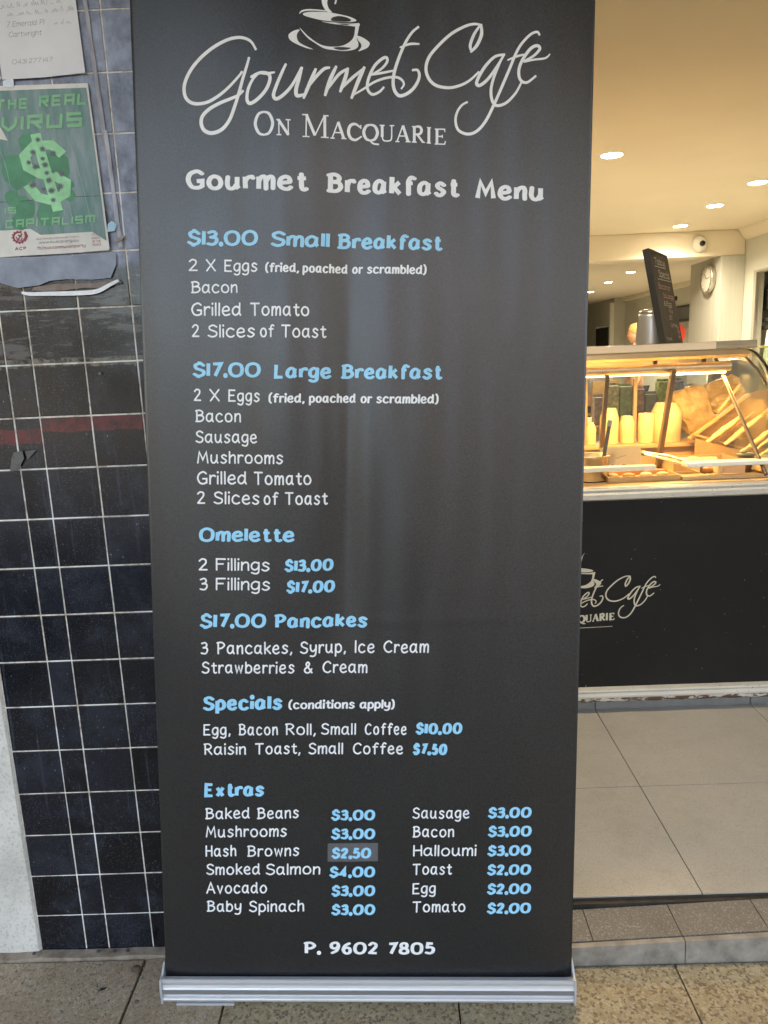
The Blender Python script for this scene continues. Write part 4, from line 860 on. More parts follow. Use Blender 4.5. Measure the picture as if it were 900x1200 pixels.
# ================================================================ CAFE INTERIOR SHELL
M_ceil = mat('cream_ceiling', (.74,.67,.54), .7, var=.04, vscale=.8)
M_wallp = mat('pale_grey_green_wall', (.52,.52,.45), .6, var=.06, vscale=1.5, bump=.1)
M_panel = mat('panelled_wall', (.50,.50,.45), .55, vscale=30, col2=(.44,.44,.39), stretch=(1, 1, .03), bump=.15)
M_dark = mat('dark_opening', (.03,.033,.03), .6)
M_white2 = mat('white_trim', (.72,.71,.64), .5)
CZ = 2.49
struct('shop_ceiling', MB().box(-1.2, 3.9, 1.751, 8.9, CZ, CZ+.1), M_ceil)
struct('back_ceiling', MB().box(-1.2, 7, 8.902, 31, CZ, CZ+.1), M_ceil)
struct('ceiling_beam', MB().bev(-1.2, 3.898, 8.62, 8.9, 2.225, CZ-.002, .004), M_ceil)
struct('shop_wall_left', MB().box(-1.3, -1.2, 1.75, 31, 0, 2.6), M_wallp)
struct('shop_wall_back', MB().box(-1.2, 7, 31, 31.1, 0, 2.6), M_wallp)
struct('entrance_jamb', MB().box(-.835, WX1, 1.702, 1.75, -.02, 2.43), M_wallp)
# right wall of the front room with a recess holding a mirror frame
struct('shop_wall_right', MB().box(3.9, 4.0, 1.752, 7.2, .06, CZ).box(3.9, 4.0, 7.2, 8.36, 2.01, CZ).box(3.9, 4.0, 8.36, 8.9, .06, CZ), M_wallp)
struct('recess_wall', MB().box(4.5, 4.6, 6.6, 8.9, .06, CZ).box(4.0, 4.5, 6.5, 6.6, .06, CZ).box(4.002, 4.5, 8.75, 8.85, .06, CZ), M_panel)
struct('ceiling_cornice', MB().extr([(0, 0), (0, -.11), (.03, -.09), (.08, -.02), (.09, 0)], 0, 1), M_ceil)
co = bpy.data.objects['ceiling_cornice']; co.data.transform(Matrix(((0, -1, 0, 3.899), (6.85, 0, 0, 1.76), (0, 0, 1, CZ-.001), (0, 0, 0, 1))))
# column with a panelled front and the wall return behind it
struct('shop_column', MB().bev(3.64, 3.898, 8.60, 9.45, .066, 2.223, .005), M_panel)
struct('back_wall_right', MB().box(5.8, 5.9, 8.91, 14.25, .06, CZ-.001).box(5.8, 5.9, 14.25, 15.87, 2.05, CZ-.001).box(5.8, 5.9, 15.87, 19.1, .06, CZ-.001)
       .box(3.90, 5.9, 9.46, 9.5, .06, CZ-.001).box(5.52, 5.9, 19.1, 19.2, .06, CZ-.001).box(5.52, 5.6, 19.21, 19.5, 1.85, CZ-.001).box(5.52, 5.6, 19.5, 20.7, 1.85, CZ-.001).box(5.52, 5.6, 20.7, 31, .06, CZ-.001), M_wallp)
struct('passage_wall', MB().box(7.2, 7.3, 13.5, 17.5, .06, CZ).box(5.9, 7.2, 17.4, 17.5, .06, CZ).box(5.9, 7.2, 13.4, 13.5, .06, CZ).box(5.61, 6.6, 21, 21.1, .06, CZ), mat('passage_grey', (.17,.18,.17), .7))
struct('back_cornice', MB().box(5.70, 5.799, 9.6, 19.1, 2.40, CZ-.003), M_ceil)
tp_ = thing('door_frame', 'black frame round the dark passage opening in the far right wall', 'door frame', (5.79, 15, .06))
for q in ((5.77, 5.80, 14.22, 14.28, .07, 2.06), (5.77, 5.80, 15.84, 15.90, .07, 2.06), (5.77, 5.80, 14.281, 15.839, 2.03, 2.06)):
    under(MB().box(*q).build('frame_bar', M_dark), tp_)
wp = thing('white_post', 'narrow white painted post at the corner of the far panelled wall', 'post', (5.47, 19.1, .06))
under(MB().bev(5.42, 5.516, 19.05, 19.16, .07, 2.38, .01).build('post_shaft', M_white2), wp)
wd = thing('dark_window', 'small dark square window beyond the white post at far left of the room', 'window', (5.5, 20, 1.3))
under(MB().box(5.50, 5.518, 19.5, 20.66, 1.18, 1.82).build('pane', M_dark), wd)
struct('low_back_wall', MB().box(5.525, 5.6, 19.5, 20.7, .06, 1.18), M_wallp)
struct('shop_door_panel', MB().box(5.802, 5.86, 15.0, 15.84, .07, 2.03), mat('grey_door', (.12,.13,.125), .6))
# framed picture in the passage
pf = thing('framed_picture', 'small dark framed picture with a red shape in the passage beside the chalkboard', 'picture', (5.8, 15.3, 1.5))
P0 = Vector((5.76, 0, 0))
under(MB().bev(5.755, 5.79, 14.78, 15.62, 1.20, 1.80, .004).build('picture_frame', M_dark), pf)
under(MB().box(5.750, 5.7548, 14.86, 15.54, 1.26, 1.74).build('picture_print', mat('print_beige', (.34,.30,.22), .6, vscale=5, col2=(.10,.10,.09))), pf)
rb = MB(); pts = [(15.28, 1.30), (15.32, 1.42), (15.46, 1.46), (15.48, 1.62), (15.36, 1.70), (15.22, 1.66), (15.10, 1.60), (15.08, 1.45), (15.18, 1.40)]
rb.add([(5.7492, y, z) for y, z in pts], [tuple(range(len(pts)))]); under(rb.build('red_shape', mat('print_red', (.75,.06,.04), .5)), pf)
# things at the far right wall recess
M_chrome = mat('stainless_steel', (.55,.53,.49), .28, metal=.9, bump=.06, bscale=8, var=.06, vscale=12, stretch=(.4, 4, 1))
mf = thing('mirror_frame', 'slim grey timber frame round the recess at the right edge', 'frame', (3.89, 7.8, 1.2))
for q in ((3.885, 3.8995, 8.30, 8.36, .9, 2.01), (3.885, 3.8995, 7.2, 8.36, 2.011, 2.03)): under(MB().box(*q).build('frame_bar', mat('frame_grey', (.30,.29,.25), .5)), mf)
ys_ = thing('yellow_sign', 'round yellow sign hanging in the recess at the right edge', 'sign', (3.95, 7.75, 1.72))
under(MB().lathe([(.0001, 0), (.17, 0), (.17, .02), (.0001, .02)], (3.95, 7.78, 1.73), 28, M=Matrix.Rotation(R(-70), 3, 'Y')).build('sign_disc', mat('sign_yellow', (.85,.72,.15), .5)), ys_)
under(MB().tube([(3.95, 7.78, 1.9), (3.95, 7.78, 2.01)], .006, 6).build('hanger', M_dark), ys_)
cm = thing('coffee_machine', 'dark coffee machine with bright highlights in the recess at right', 'machine', (4.2, 8.2, 1.2))
under(MB().bev(4.02, 4.44, 8.10, 8.55, 1.62, 1.85, .02).build('machine_body', mat('machine_black', (.02,.02,.02), .25)), cm)
under(MB().lathe([(.0001, 0), (.05, 0), (.05, .12), (.02, .16), (.0001, .16)], (4.05, 8.05, 1.66), 14).build('machine_cup', M_chrome), cm)
sh = thing('wall_shelf', 'small black shelf unit under the machine in the recess', 'shelf', (4.2, 8.2, 1.4))
for z in (1.42, 1.50): under(MB().bev(4.02, 4.45, 7.9, 8.6, z, z+.035, .004).build('shelf_board', M_dark), sh)
tw = MB(); vs = []
for i in range(9):
    for k, z in enumerate((1.02, 1.1, 1.22, 1.36, 1.41)): vs.append((4.0+.02*math.sin(i*1.3)+.01*k, 7.86+.05*i, z))
tw.add(vs, [(5*i+k, 5*i+k+1, 5*i+k+6, 5*i+k+5) for i in range(8) for k in range(4)], True); o = tw.build('towel', mat('towel_white', (.80,.78,.70), .8)); o.modifiers.new('thick', 'SOLIDIFY').thickness = .012
tag(o, 'white towel hanging below the black shelf at the right edge', 'towel')

# wall clock on the left face of the column
ck = thing('wall_clock', 'round silver rimmed wall clock on the side of the pale column', 'clock', (3.61, 8.9, 1.99))
CM = Matrix.Rotation(R(-90), 3, 'Y')
cc = (3.638, 8.86, 2.005)
under(MB().lathe([(.0001, 0), (.150, 0), (.158, .012), (.158, .055), (.145, .062), (.138, .050), (.0001, .048)], cc, 36, M=CM).build('clock_case', M_chrome), ck)
under(MB().lathe([(.0001, .0505), (.136, .0505), (.136, .049)], cc, 36, M=CM, smooth=False).build('clock_face', mat('clock_white', (.72,.71,.64), .4)), ck)
hx = cc[0]-.053
for a, l_ in ((R(35), .07), (R(-80), .10)):
    h_ = MB().tube([(hx, cc[1], cc[2]), (hx, cc[1]+math.sin(a)*l_, cc[2]+math.cos(a)*l_)], .0025, 6); under(h_.build('clock_hand', M_dark), ck)
for k in range(12):
    a = k*math.pi/6; under(MB().tube([(hx+.001, cc[1]+math.sin(a)*.112, cc[2]+math.cos(a)*.112), (hx+.001, cc[1]+math.sin(a)*.126, cc[2]+math.cos(a)*.126)], .0022, 5).build('hour_mark', M_dark), ck)
# dome camera under... on the beam face
dc = thing('security_camera', 'white dome security camera with a black lens on the ceiling beam', 'camera', (3.45, 8.6, 2.37))
DM = Matrix.Rotation(R(90), 3, 'X')
c0 = Vector((3.40, 8.618, 2.355))
under(MB().lathe([(.0001, 0), (.085, 0), (.085, .02), (.07, .045), (.045, .075), (.0001, .082)], c0, 28, M=DM).build('dome_shell', M_white2), dc)
under(MB().lathe([(.0001, .0), (.030, .0), (.028, .02), (.0001, .026)], c0+Vector((.0, -.074, -.004)), 18, M=DM).build('lens', mat('lens_black', (.01,.01,.01), .15)), dc)
sn = thing('wall_sensor', 'tiny dark bracket fixed high on the far right wall', 'bracket', (5.79, 15.4, 2.2))
under(MB().lathe([(.0001, 0), (.05, 0), (.03, .05), (.0001, .06)], (5.799, 15.75, 2.22), 10, M=Matrix.Rotation(R(-90), 3, 'Y')).build('bracket_body', M_dark), sn)

# downlights: recessed trim, glowing lens, and the lamp's own light
M_lens = mat('glowing_lens', (1, .95, .85), .4, emit=(1, .93, .80), estr=9)
lid = 0
front = [(1.464, 5.18, 'large downlight nearest the banner'), (2.886, 6.23, 'front ceiling downlight at the right edge'), (2.9405, 7.14, 'front ceiling downlight second from the right edge'), (3.04, 8.22, 'front ceiling downlight just before the beam')]
back = [(3.97, 12.85, 'back room downlight nearest the chalkboard'), (4.10, 14.6, 'middle downlight of the three behind the beam'), (4.33, 16.75, 'farthest downlight seen beside the banner edge')]
hidden = [(.42, 2.05, 'unseen downlight added inside the entrance to light the floor and counter front'), (.5, 5.2, 'ceiling downlight hidden behind the upper right of the banner'), (.6, 7.4, 'ceiling downlight hidden deep behind the banner')]  # the entrance lamp is added to light the floor and counter front
for grp, lst in (('front', front), ('back', back), ('front', hidden)):
    for x, y, lb in lst:
        tdl = thing('downlight', lb or 'round downlight in the cafe ceiling hidden behind the banner or above the picture', 'light', (x, y, CZ), 'downlights in the cafe ceiling')
        MB().lathe([(.064, -.001), (.080, -.004), (.084, .0)], (0, 0, 0), 24).build('trim_ring', M_white2, tdl)
        MB().lathe([(.0001, -.003), (.065, -.003), (.065, -.001)], (0, 0, 0), 24, smooth=False).build('lens', M_lens, tdl)
        ld = bpy.data.lights.new('downlight_beam', 'SPOT'); ld.energy = (10 if y < 2.5 else 25) if y < 9 else 42; ld.spot_size = R(150); ld.spot_blend = .8; ld.color = (1, .92, .77); ld.shadow_soft_size = .07
        lo_ = bpy.data.objects.new('downlight_beam', ld); COL.objects.link(lo_); lo_.location = (0, 0, -.02); lo_.parent = tdl

# ================================================================ DISPLAY COUNTER
counter = thing('display_counter', 'black fronted cafe counter with a lit stainless and glass food display', 'counter', (.9, 2.41, .065))
cb = lambda mb_, n, m, lab=None: (lambda o: (o.__setitem__('label', lab) if lab else None, o)[1])(under(mb_.build(n, m), counter))
M_blackp = mat('black_counter_panel', (.012,.013,.012), .5, spec=.3, var=.5, vscale=18, bump=.2, bscale=30, detail=8)
fleck(M_blackp, .0, 100)
t = M_blackp.node_tree; src = P(M_blackp).inputs['Base Color'].links[0].from_socket; pos = nd(t, 'ShaderNodeNewGeometry').outputs['Position']
c = mixc(t, 1., (.006,.0062,.006), (.007,.007,.0068))
c = mixc(t, mth(t, 'MULTIPLY', ramp(t, noi(t, pos, 3.2, 6, .7).outputs['Fac'], .42, .75), .5), c, (.020,.020,.019))
c = mixc(t, mth(t, 'MULTIPLY', ramp(t, noi(t, pos, 120, 2, .5).outputs['Fac'], .77, .78), .7), c, (.5,.5,.46))
t.links.new(c, P(M_blackp).inputs['Base Color'])
M_cream = mat('chipped_cream_paint', (.56,.54,.48), .5, var=.06, vscale=14)
t = M_cream.node_tree; src = P(M_cream).inputs['Base Color'].links[0].from_socket; pos = nd(t, 'ShaderNodeNewGeometry').outputs['Position']
sp = nd(t, 'ShaderNodeSeparateXYZ'); t.links.new(pos, sp.inputs[0])
n1 = noi(t, scaled(t, pos, (.7, 1, 2.2)), 26, 6, .7).outputs['Fac']
low = mth(t, 'MULTIPLY', mth(t, 'LESS_THAN', sp.outputs[2], .122), 1.)
c = mixc(t, mth(t, 'MULTIPLY', low, ramp(t, n1, .46, .50)), src, (.10,.055,.035))
n2 = noi(t, scaled(t, pos, (1, 1, 1)), 140, 4, .6).outputs['Fac']
c = mixc(t, ramp(t, n2, .655, .675), c, (.06,.05,.04))
t.links.new(c, P(M_cream).inputs['Base Color'])
M_kick = mat('grey_kick_tile', (.22,.22,.21), .45, var=.15, vscale=12)
M_inox = mat('brushed_steel', (.72,.60,.44), .3, metal=.85, stretch=(.3, 6, 6), var=.08, vscale=8, bump=.06, bscale=60)
M_work = mat('steel_worktop', (.56,.42,.25), .35, metal=.5, var=.1, vscale=6, bump=.1, bscale=9)
x0, x1 = -.6, 2.4
for k in range(7):
    a_ = .66-.53*2+.53*k-.53; cb(MB().bev(a_+.0015, a_+.5285, 2.412, 2.42, .0665, .103, .0008), 'kick_tile', M_kick)
cb(MB().box(x0, x1, 2.421, 3.2, .0665, .12), 'plinth', M_dark)
cb(MB().box(x0, x1, 2.411, 2.44, .148, .7985), 'front_panel', M_blackp)
cb(MB().extr([(2.44, .104), (2.388, .104), (2.380, .112), (2.380, .128), (2.386, .137), (2.384, .143), (2.388, .1475), (2.405, .1495), (2.44, .1495)], x0, x1), 'bottom_trim', M_cream)
cb(MB().extr([(2.44, .7995), (2.402, .7995), (2.392, .805), (2.392, .820), (2.398, .826), (2.396, .834), (2.402, .8385), (2.44, .8385)], x0, x1), 'top_trim', M_cream)
cb(MB().box(x0, x1, 2.441, 3.2, .12, .8345), 'cabinet', M_dark)
cb(MB().box(x0, x1, 2.441, 3.2, .835, .8395), 'worktop', M_work)
# white front glass rail, one piece left and a brighter shelf right
cb(MB().bev(-.3, .855, 2.445, 2.475, .886, .902, .003), 'glass_rail', mat('rail_cream', (.78,.72,.58), .4))
o_r = cb(MB().bev(.955, 1.9, 2.445, 2.50, .8905, .905, .003), 'glass_rail', mat('rail_white', (.86,.84,.76), .4), 'bright white right hand part of the rail')
for x in (-.2, 1.5): cb(MB().bev(x-.008, x+.008, 2.452, 2.468, .8396, .8865, .001), 'rail_support', M_inox)
# upper shelf of the display, in two lengths
cb(MB().bev(-.3, 1.118, 2.65, 3.05, 1.264, 1.290, .002), 'top_shelf', M_inox)
o_s = cb(MB().bev(1.119, 1.262, 2.66, 3.05, 1.265, 1.291, .002), 'top_shelf', mat('dull_steel', (.32,.28,.21), .3, metal=.9, stretch=(.4, 3, 3), var=.3, vscale=14), 'darker end length of the top shelf')
cb(MB().extr([(2.655, 1.2635), (2.63, 1.256), (2.62, 1.244), (2.632, 1.235), (2.66, 1.234), (2.70, 1.245), (2.70, 1.2635)], -.3, 1.22), 'shelf_moulding', M_inox)
cb(MB().box(-.3, 1.25, 2.99, 3.05, 1.20, 1.26), 'rear_rail', M_inox)
cb(MB().tube([(-.3, 2.70, 1.205), (1.19, 2.70, 1.205)], .017, 16), 'lamp_housing', M_inox)
for x in (.2, .93, 1.10): cb(MB().bev(x-.006, x+.006, 2.70, 2.715, 1.215, 1.24, .001), 'hanger', mat('bracket_brown', (.10,.07,.05), .4))
M_heat = mat('warm_lamp_tube', (1, .8, .5), .4, emit=(1, .66, .28), estr=1.6)
cb(MB().tube([(-.2, 2.74, 1.190), (.96, 2.74, 1.190)], .008, 10), 'lamp_tube', M_heat)
cb(MB().tube([(1.02, 2.76, 1.186), (1.20, 2.76, 1.186)], .008, 10), 'lamp_tube', M_heat)
cb(MB().bev(.955, 1.005, 2.72, 2.76, 1.178, 1.205, .004), 'lamp_holder', mat('lamp_cream', (.8,.7,.4), .4, emit=(1,.75,.35), estr=.3))
for x, en in ((.3, .55), (.85, .8), (1.15, .65)):
    ld = bpy.data.lights.new('heat_lamp', 'AREA'); ld.shape = 'RECTANGLE'; ld.size = .5; ld.size_y = .05; ld.energy = en; ld.color = (1, .62, .25)
    lo_ = bpy.data.objects.new('heat_lamp', ld); COL.objects.link(lo_); lo_.location = Vector((x, 2.76, 1.17))-counter.location; lo_.parent = counter
# uprights, rods and glass
M_bronze = mat('bronze_upright', (.17,.12,.085), .3, metal=.6)
M_rod = mat('steel_rod', (.14,.11,.09), .42, metal=.6)
def bar(a, b_, w_, d_, m, n):
    a = Vector(a); b_ = Vector(b_); z = (b_-a).normalized(); x = Vector((1, 0, 0)); y = z.cross(x).normalized(); M_ = Matrix((x, y, z)).transposed().to_4x4(); M_.translation = a
    return cb(MB().bev(-w_/2, w_/2, -d_/2, d_/2, 0, (b_-a).length, .0015, M_), n, m)
bar((.98, 2.79, .84), (.98, 2.665, 1.20), .016, .022, M_bronze, 'upright')
bar((.752, 2.74, .84), (.752, 2.67, 1.19), .014, .018, M_bronze, 'upright')
bar((.972, 3.05, .84), (.972, 3.05, 1.16), .014, .014, mat('tan_upright', (.36,.25,.15), .4, metal=.4), 'upright')
bar((.776, 3.05, .84), (.776, 3.05, 1.16), .012, .014, bpy.data.materials['tan_upright'], 'upright')
cb(MB().tube([(1.195, 2.88, 1.27), (1.205, 2.43, .86)], .0065, 10), 'glass_rod', M_rod)
cb(MB().tube([(1.262, 2.80, 1.262), (1.266, 2.66, 1.19), (1.27, 2.60, 1.14)], .0045, 8), 'glass_rod', M_rod)
def glassm(name, tint, rough=.02, fac=.86):
    m = bpy.data.materials.new(name); m.use_nodes = True; t = m.node_tree; o = t.nodes['Material Output']
    g = nd(t, 'ShaderNodeBsdfGlossy'); g.inputs['Roughness'].default_value = rough
    tr_ = nd(t, 'ShaderNodeBsdfTransparent'); tr_.inputs[0].default_value = (*tint, 1)
    fr = nd(t, 'ShaderNodeFresnel'); bf = nd(t, 'ShaderNodeNewGeometry').outputs['Backfacing']; t.links.new(mth(t, 'SUBTRACT', 1.5, mth(t, 'MULTIPLY', bf, .8333)), fr.inputs[0])
    df = nd(t, 'ShaderNodeBsdfDiffuse'); df.inputs[0].default_value = (.8, .8, .75, 1)
    mx0 = nd(t, 'ShaderNodeMixShader'); mx0.inputs[0].default_value = 1-fac; t.links.new(tr_.outputs[0], mx0.inputs[1]); t.links.new(df.outputs[0], mx0.inputs[2])
    mx = nd(t, 'ShaderNodeMixShader'); t.links.new(fr.outputs[0], mx.inputs[0]); t.links.new(mx0.outputs[0], mx.inputs[1]); t.links.new(g.outputs[0], mx.inputs[2]); t.links.new(mx.outputs[0], o.inputs[0]); return m
M_glass = glassm('display_glass', (.97, .98, .96), .02, .985)
M_gedge = mat('green_glass_edge', (.40,.50,.42), .15, emit=None)
# sloping front panes between the rods
def pane(x0, x1, y0, z0, y1, z1, n='glass_pane'):
    d = Vector((0, y1-y0, z1-z0)).normalized(); nn = Vector((0, -d.z, d.y))*.003
    vs = [Vector((x, y, z))+o_ for o_ in (Vector(), nn) for x, y, z in ((x0, y0, z0), (x1, y0, z0), (x1, y1, z1), (x0, y1, z1))]
    return cb(MB().add(vs, [(0,1,2,3),(7,6,5,4),(0,4,5,1),(1,5,6,2),(2,6,7,3),(3,7,4,0)]), n, M_glass)
pane(-.3, .97, 2.46, .905, 2.62, 1.245); pane(.975, 1.262, 2.46, .907, 2.62, 1.245)
# curved glass end panel with black seal
ep = [(2.80, 1.262), (2.70, 1.245), (2.62, 1.20), (2.55, 1.13), (2.50, 1.04), (2.47, .95), (2.455, .86)]
epc = catmull(ep, 6)
vs = [(1.272, y, z) for y, z in epc]+[(1.272, 2.82, .86), (1.272, 2.82, 1.262)]; n = len(vs)
cb(MB().add(vs+[(x+.005, y, z) for x, y, z in vs], [tuple(range(n)), tuple(range(n, 2*n))[::-1]]+[(i, (i+1) % n, n+(i+1) % n, n+i) for i in range(n)]), 'end_glass', M_glass)
cb(MB().tube([(1.278, y, z) for y, z in epc], .0045, 8), 'black_seal', mat('rubber_black', (.01,.01,.01), .4))
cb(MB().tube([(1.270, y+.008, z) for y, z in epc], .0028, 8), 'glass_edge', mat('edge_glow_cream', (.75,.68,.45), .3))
cb(MB().bev(1.262, 1.9, 2.70, 2.99, 1.262, 1.2685, .001), 'side_shelf', mat('yellow_acrylic', (.80,.75,.22), .35))
M_gg = glassm('green_glass', (.86,.92,.84), .05, .97)
for x in (1.455, 1.475, 1.49): cb(MB().box(x, x+.006, 2.93, 3.05, .84, 1.2615), 'green_glass_divider', M_gg)

# logo on the counter front
YF = 2.4105
M_logo = mat('cream_print', (.62,.58,.46), .45)
k_ = .0883/144*1.0
# banner logo metres -> counter metres, anchored on the left edge of the capital C
sC = None
allp = [p for r_, pts in SCRIPT for p in pts]
c_left = min(p[0] for p in SCRIPT[20][1])*LW; c_top = max(p[1] for p in SCRIPT[20][1])*BH
e_right = max(p[0] for p in SCRIPT[-1][1])*LW
sx = (.867-.688)/(e_right-c_left)
def LM(x, y, l=0.): return Vector((.688+(x-c_left)*sx, YF-.0008-l, .535+(y-c_top)*sx*.97+(x-c_left)*.065))
b = MB()
for r_, pts in SCRIPT: ribbon(b, catmull([(s*LW, t_*BH) for s, t_ in pts], 7), r_*1.12, lambda x, y, l: LM(x, y, l), False, .4)
cb(b, 'script_lettering', M_logo, 'cream script lettering Gourmet Cafe on the counter')
b = MB(); bx = 470/900
cx = max(p[0] for q in CUP for p in q)*LW; cy = CUP[3][0][1]*BH
sx2 = sx*1.42
for k, pts in enumerate(CUP): poly_fill(b, pts, lambda x, y: Vector((.672+(x*LW-cx)*sx2, YF-.0008-k*4e-5, .572+(y*BH-cy)*sx2)))
cb(b, 'cup_emblem', M_logo, 'cream steaming cup emblem on the counter')
b = MB()
for ch, s0, t0, s1, t1, h in SERIF:
    Lm = (bsurf(s1, t1)-bsurf(s0, t0)).length
    serif(b, ch, Lm, h*BH*1.12, lambda x, y, l: LM(s0*LW+x, BH*(t0+.0168*(s0-.2)*1.0)+y-.002, l), .0042)
cb(b, 'serif_lettering', M_logo, 'cream serif capitals ON MACQUARIE on the counter')
b = MB(); ribbon(b, [(.40, .3605), (.712, .3665)], .0009, lambda x, y, l: Vector((x, YF-.0008, y)), True); cb(b, 'underline', M_logo)

# ================================================================ FOOD AND THINGS IN THE DISPLAY
M_tub = mat('waxed_paper_cup', (.70,.55,.30), .45, var=.04, vscale=20)
ledge = thing('steel_tray', 'long steel ledge tray at the back of the display under the cup stacks', 'tray', (.9, 3.02, .84))
under(MB().bev(-.2, 1.22, 2.98, 3.14, .890, .9045, .003).box(-.2, 1.22, 3.0, 3.12, .8405, .8895).build('tray_body', mat('tan_ledge', (.42,.27,.14), .45, var=.1, vscale=9)), ledge)
def stack(x, y, r0, r1, h_, n, lb):
    o = thing('cup_stack', lb, 'cups', (x, y, .905), 'stacks of pale takeaway cups in the display'); b = MB()
    body = h_*.86
    for k in range(n):
        z0 = k*(h_-body)/max(1, n-1); e = .0006*k
        c_ = MB().lathe([(.0001, body+z0), (r1*.94, body+z0), (r1, body-.003+z0), (r0*.99+e, body*.70+z0), (r0+e, body*.62+z0), (r0+e, .002+z0), (r0*.97, z0)], (0, 0, 0), 20)
        c_.build('cup', M_tub, o)
stack(.797, 3.05, .021, .012, .088, 2, 'shortest stack of pale cups at the banner edge'); stack(.871, 3.05, .036, .027, .142, 2, 'tall pale cup stack left of the tan upright')
stack(.945, 3.06, .030, .023, .108, 2, 'small pale cup stack directly behind the tan upright'); stack(1.018, 3.05, .031, .030, .117, 2, 'squarish pale cup stack right of the tan upright')
stack(1.102, 3.06, .058, .042, .155, 3, 'widest and tallest pale cup stack beside the dark sloping upright')
def box_thing(name, lb, cat, args, m, bev=.002, M_=None, group=None):
    return tag(MB().bev(*args, bev, M_).build(name, m), lb, cat, group)
M_bread = mat('golden_crust', (.55,.33,.12), .6, vscale=16, col2=(.70,.48,.22), bump=.4, bscale=60)
M_pastry = mat('pale_pastry', (.78,.62,.36), .6, vscale=18, col2=(.62,.42,.20), bump=.4, bscale=60)
M_wood = mat('wooden_board', (.42,.25,.10), .5, vscale=14, col2=(.55,.36,.17), stretch=(1, 7, 7), bump=.1)
M_waxp = mat('kraft_paper', (.40,.25,.10), .3, vscale=16, col2=(.72,.52,.26), bump=.3, bscale=14)
# bain-marie pot with ladle, price card, tongs, trays, sausage roll, cup
pot = thing('steel_pot', 'round steel pot with a dark handled ladle at the left end of the display', 'pot', (.675, 2.57, .84))
MB().lathe([(.0001, .001), (.055, .001), (.060, .006), (.060, .080), (.064, .084), (.064, .088), (.057, .088), (.056, .010), (.0001, .008)], (0, 0, 0), 28).build('pot_body', mat('pot_steel', (.50,.44,.36), .25, metal=.9), pot)
MB().lathe([(.0001, .070), (.0555, .070), (.0555, .0)], (0, 0, 0), 24, smooth=False).build('sauce', mat('dark_sauce', (.06,.04,.025), .3), pot)
o = MB().bev(-.0065, .0065, -.002, .002, 0, .125, .001, Matrix.Translation((.040, .0, .062)) @ Matrix.Rotation(R(9), 4, 'Y')).build('ladle_handle', mat('dark_handle', (.09,.085,.075), .4), pot)
MB().bev(-.008, .008, -.003, .003, 0, .022, .001, Matrix.Translation((.040, .0, .062)) @ Matrix.Rotation(R(9), 4, 'Y') @ Matrix.Translation((0, 0, .122))).build('handle_tip', mat('tip_grey', (.32,.32,.30), .4), pot)
pc = thing('price_card', 'cream price card with small handwriting leaning behind the glass rail', 'card', (.79, 2.60, .84))
CMt = Matrix.Translation((.79, 2.60, .862)) @ Matrix.Rotation(R(-14), 4, 'X')
under(MB().bev(-.073, .069, -.001, .001, 0, .085, .0005, CMt).build('card_sheet', mat('card_cream', (.78,.56,.30), .6)), pc)
b = MB(); rnd = random.Random(5)
for k, (xx, ww) in enumerate(((-.058, .012), (-.034, .028), (.002, .016))):
    pts = [(xx+ww*i/8, .020+rnd.uniform(-.004, .004)) for i in range(9)]; ribbon(b, catmull(pts, 4), .0011, lambda x, y, l: CMt @ Vector((x, -.0016-l, y)), False)
pts = [(-.02+.006*i, .045+.0016*i+rnd.uniform(-.001, .001)) for i in range(7)]; ribbon(b, catmull(pts, 4), .0006, lambda x, y, l: CMt @ Vector((x, -.0016-l, y)), False)
under(b.build('handwriting', mat('brown_ink', (.10,.05,.03), .6)), pc)
tg = thing('tongs', 'steel serving tongs lying across the middle of the display', 'tongs', (.97, 2.6, .86))
for dz, dx in ((0, 0), (.012, .006)):
    pts = [Vector((.895+dx, 2.72, .905+dz*.3)), Vector((.955+dx, 2.64, .893+dz)), Vector((1.005+dx, 2.57, .876+dz)), Vector((1.035, 2.53, .866+dz*.6))]
    under(MB().tube(pts, [.004, .0045, .006, .0085], 8).build('tong_arm', M_chrome), tg)
under(MB().tube([(.876, 2.745, .908), (.905, 2.71, .903)], .0065, 8).build('tong_grip', mat('green_black_grip', (.05,.055,.045), .4)), tg)
def tray(x0, x1, y0, y1, z0, h_, lb, m=None, th=.004):
    o = thing('food_tray', lb, 'tray', ((x0+x1)/2, (y0+y1)/2, z0)); b = MB(); m = m or M_work
    b.box(x0, x1, y0, y1, z0, z0+th)
    for q in ((x0, x1, y0, y0+th), (x0, x1, y1-th, y1), (x0, x0+th, y0+th, y1-th), (x1-th, x1, y0+th, y1-th)): b.box(*q, z0+th+.0002, z0+h_)
    under(b.build('tray_body', m), o); return o
tray(.715, .955, 2.50, 2.62, .8405, .018, 'shallow wooden edged tray in front of the price card', M_wood)
tray(.96, 1.25, 2.49, 2.60, .8405, .012, 'shallow pale tray under the sausage roll at the display front', M_work)
tray(.99, 1.24, 2.66, 2.84, .8405, .035, 'steel tray of pale pastries behind the tongs')
tray(.80, .98, 2.82, 2.95, .8405, .045, 'steel tray in front of the cup stacks')
rs_ = random.Random(11)
def roll(name, lb, cat, a, b_, r_, m, group=None, sq=1.):
    a = Vector(a); b_ = Vector(b_); n = 9; pts = []; rr = []
    for i in range(n):
        u = i/(n-1); pts.append(a.lerp(b_, u)+Vector((0, 0, rs_.uniform(-.002, .002)))); rr.append(r_*(math.sin(math.pi*min(max(u, .07), .93))**.35)*rs_.uniform(.94, 1.06))
    return tag(MB().tube(pts, rr, 12).build(name, m), lb, cat, group)
roll('sausage_roll', 'reddish brown sausage roll on the front tray by the tongs', 'food', (1.03, 2.55, .862), (1.10, 2.56, .862), .012, mat('sausage_brown', (.42,.13,.05), .45, vscale=30, col2=(.60,.32,.13)))
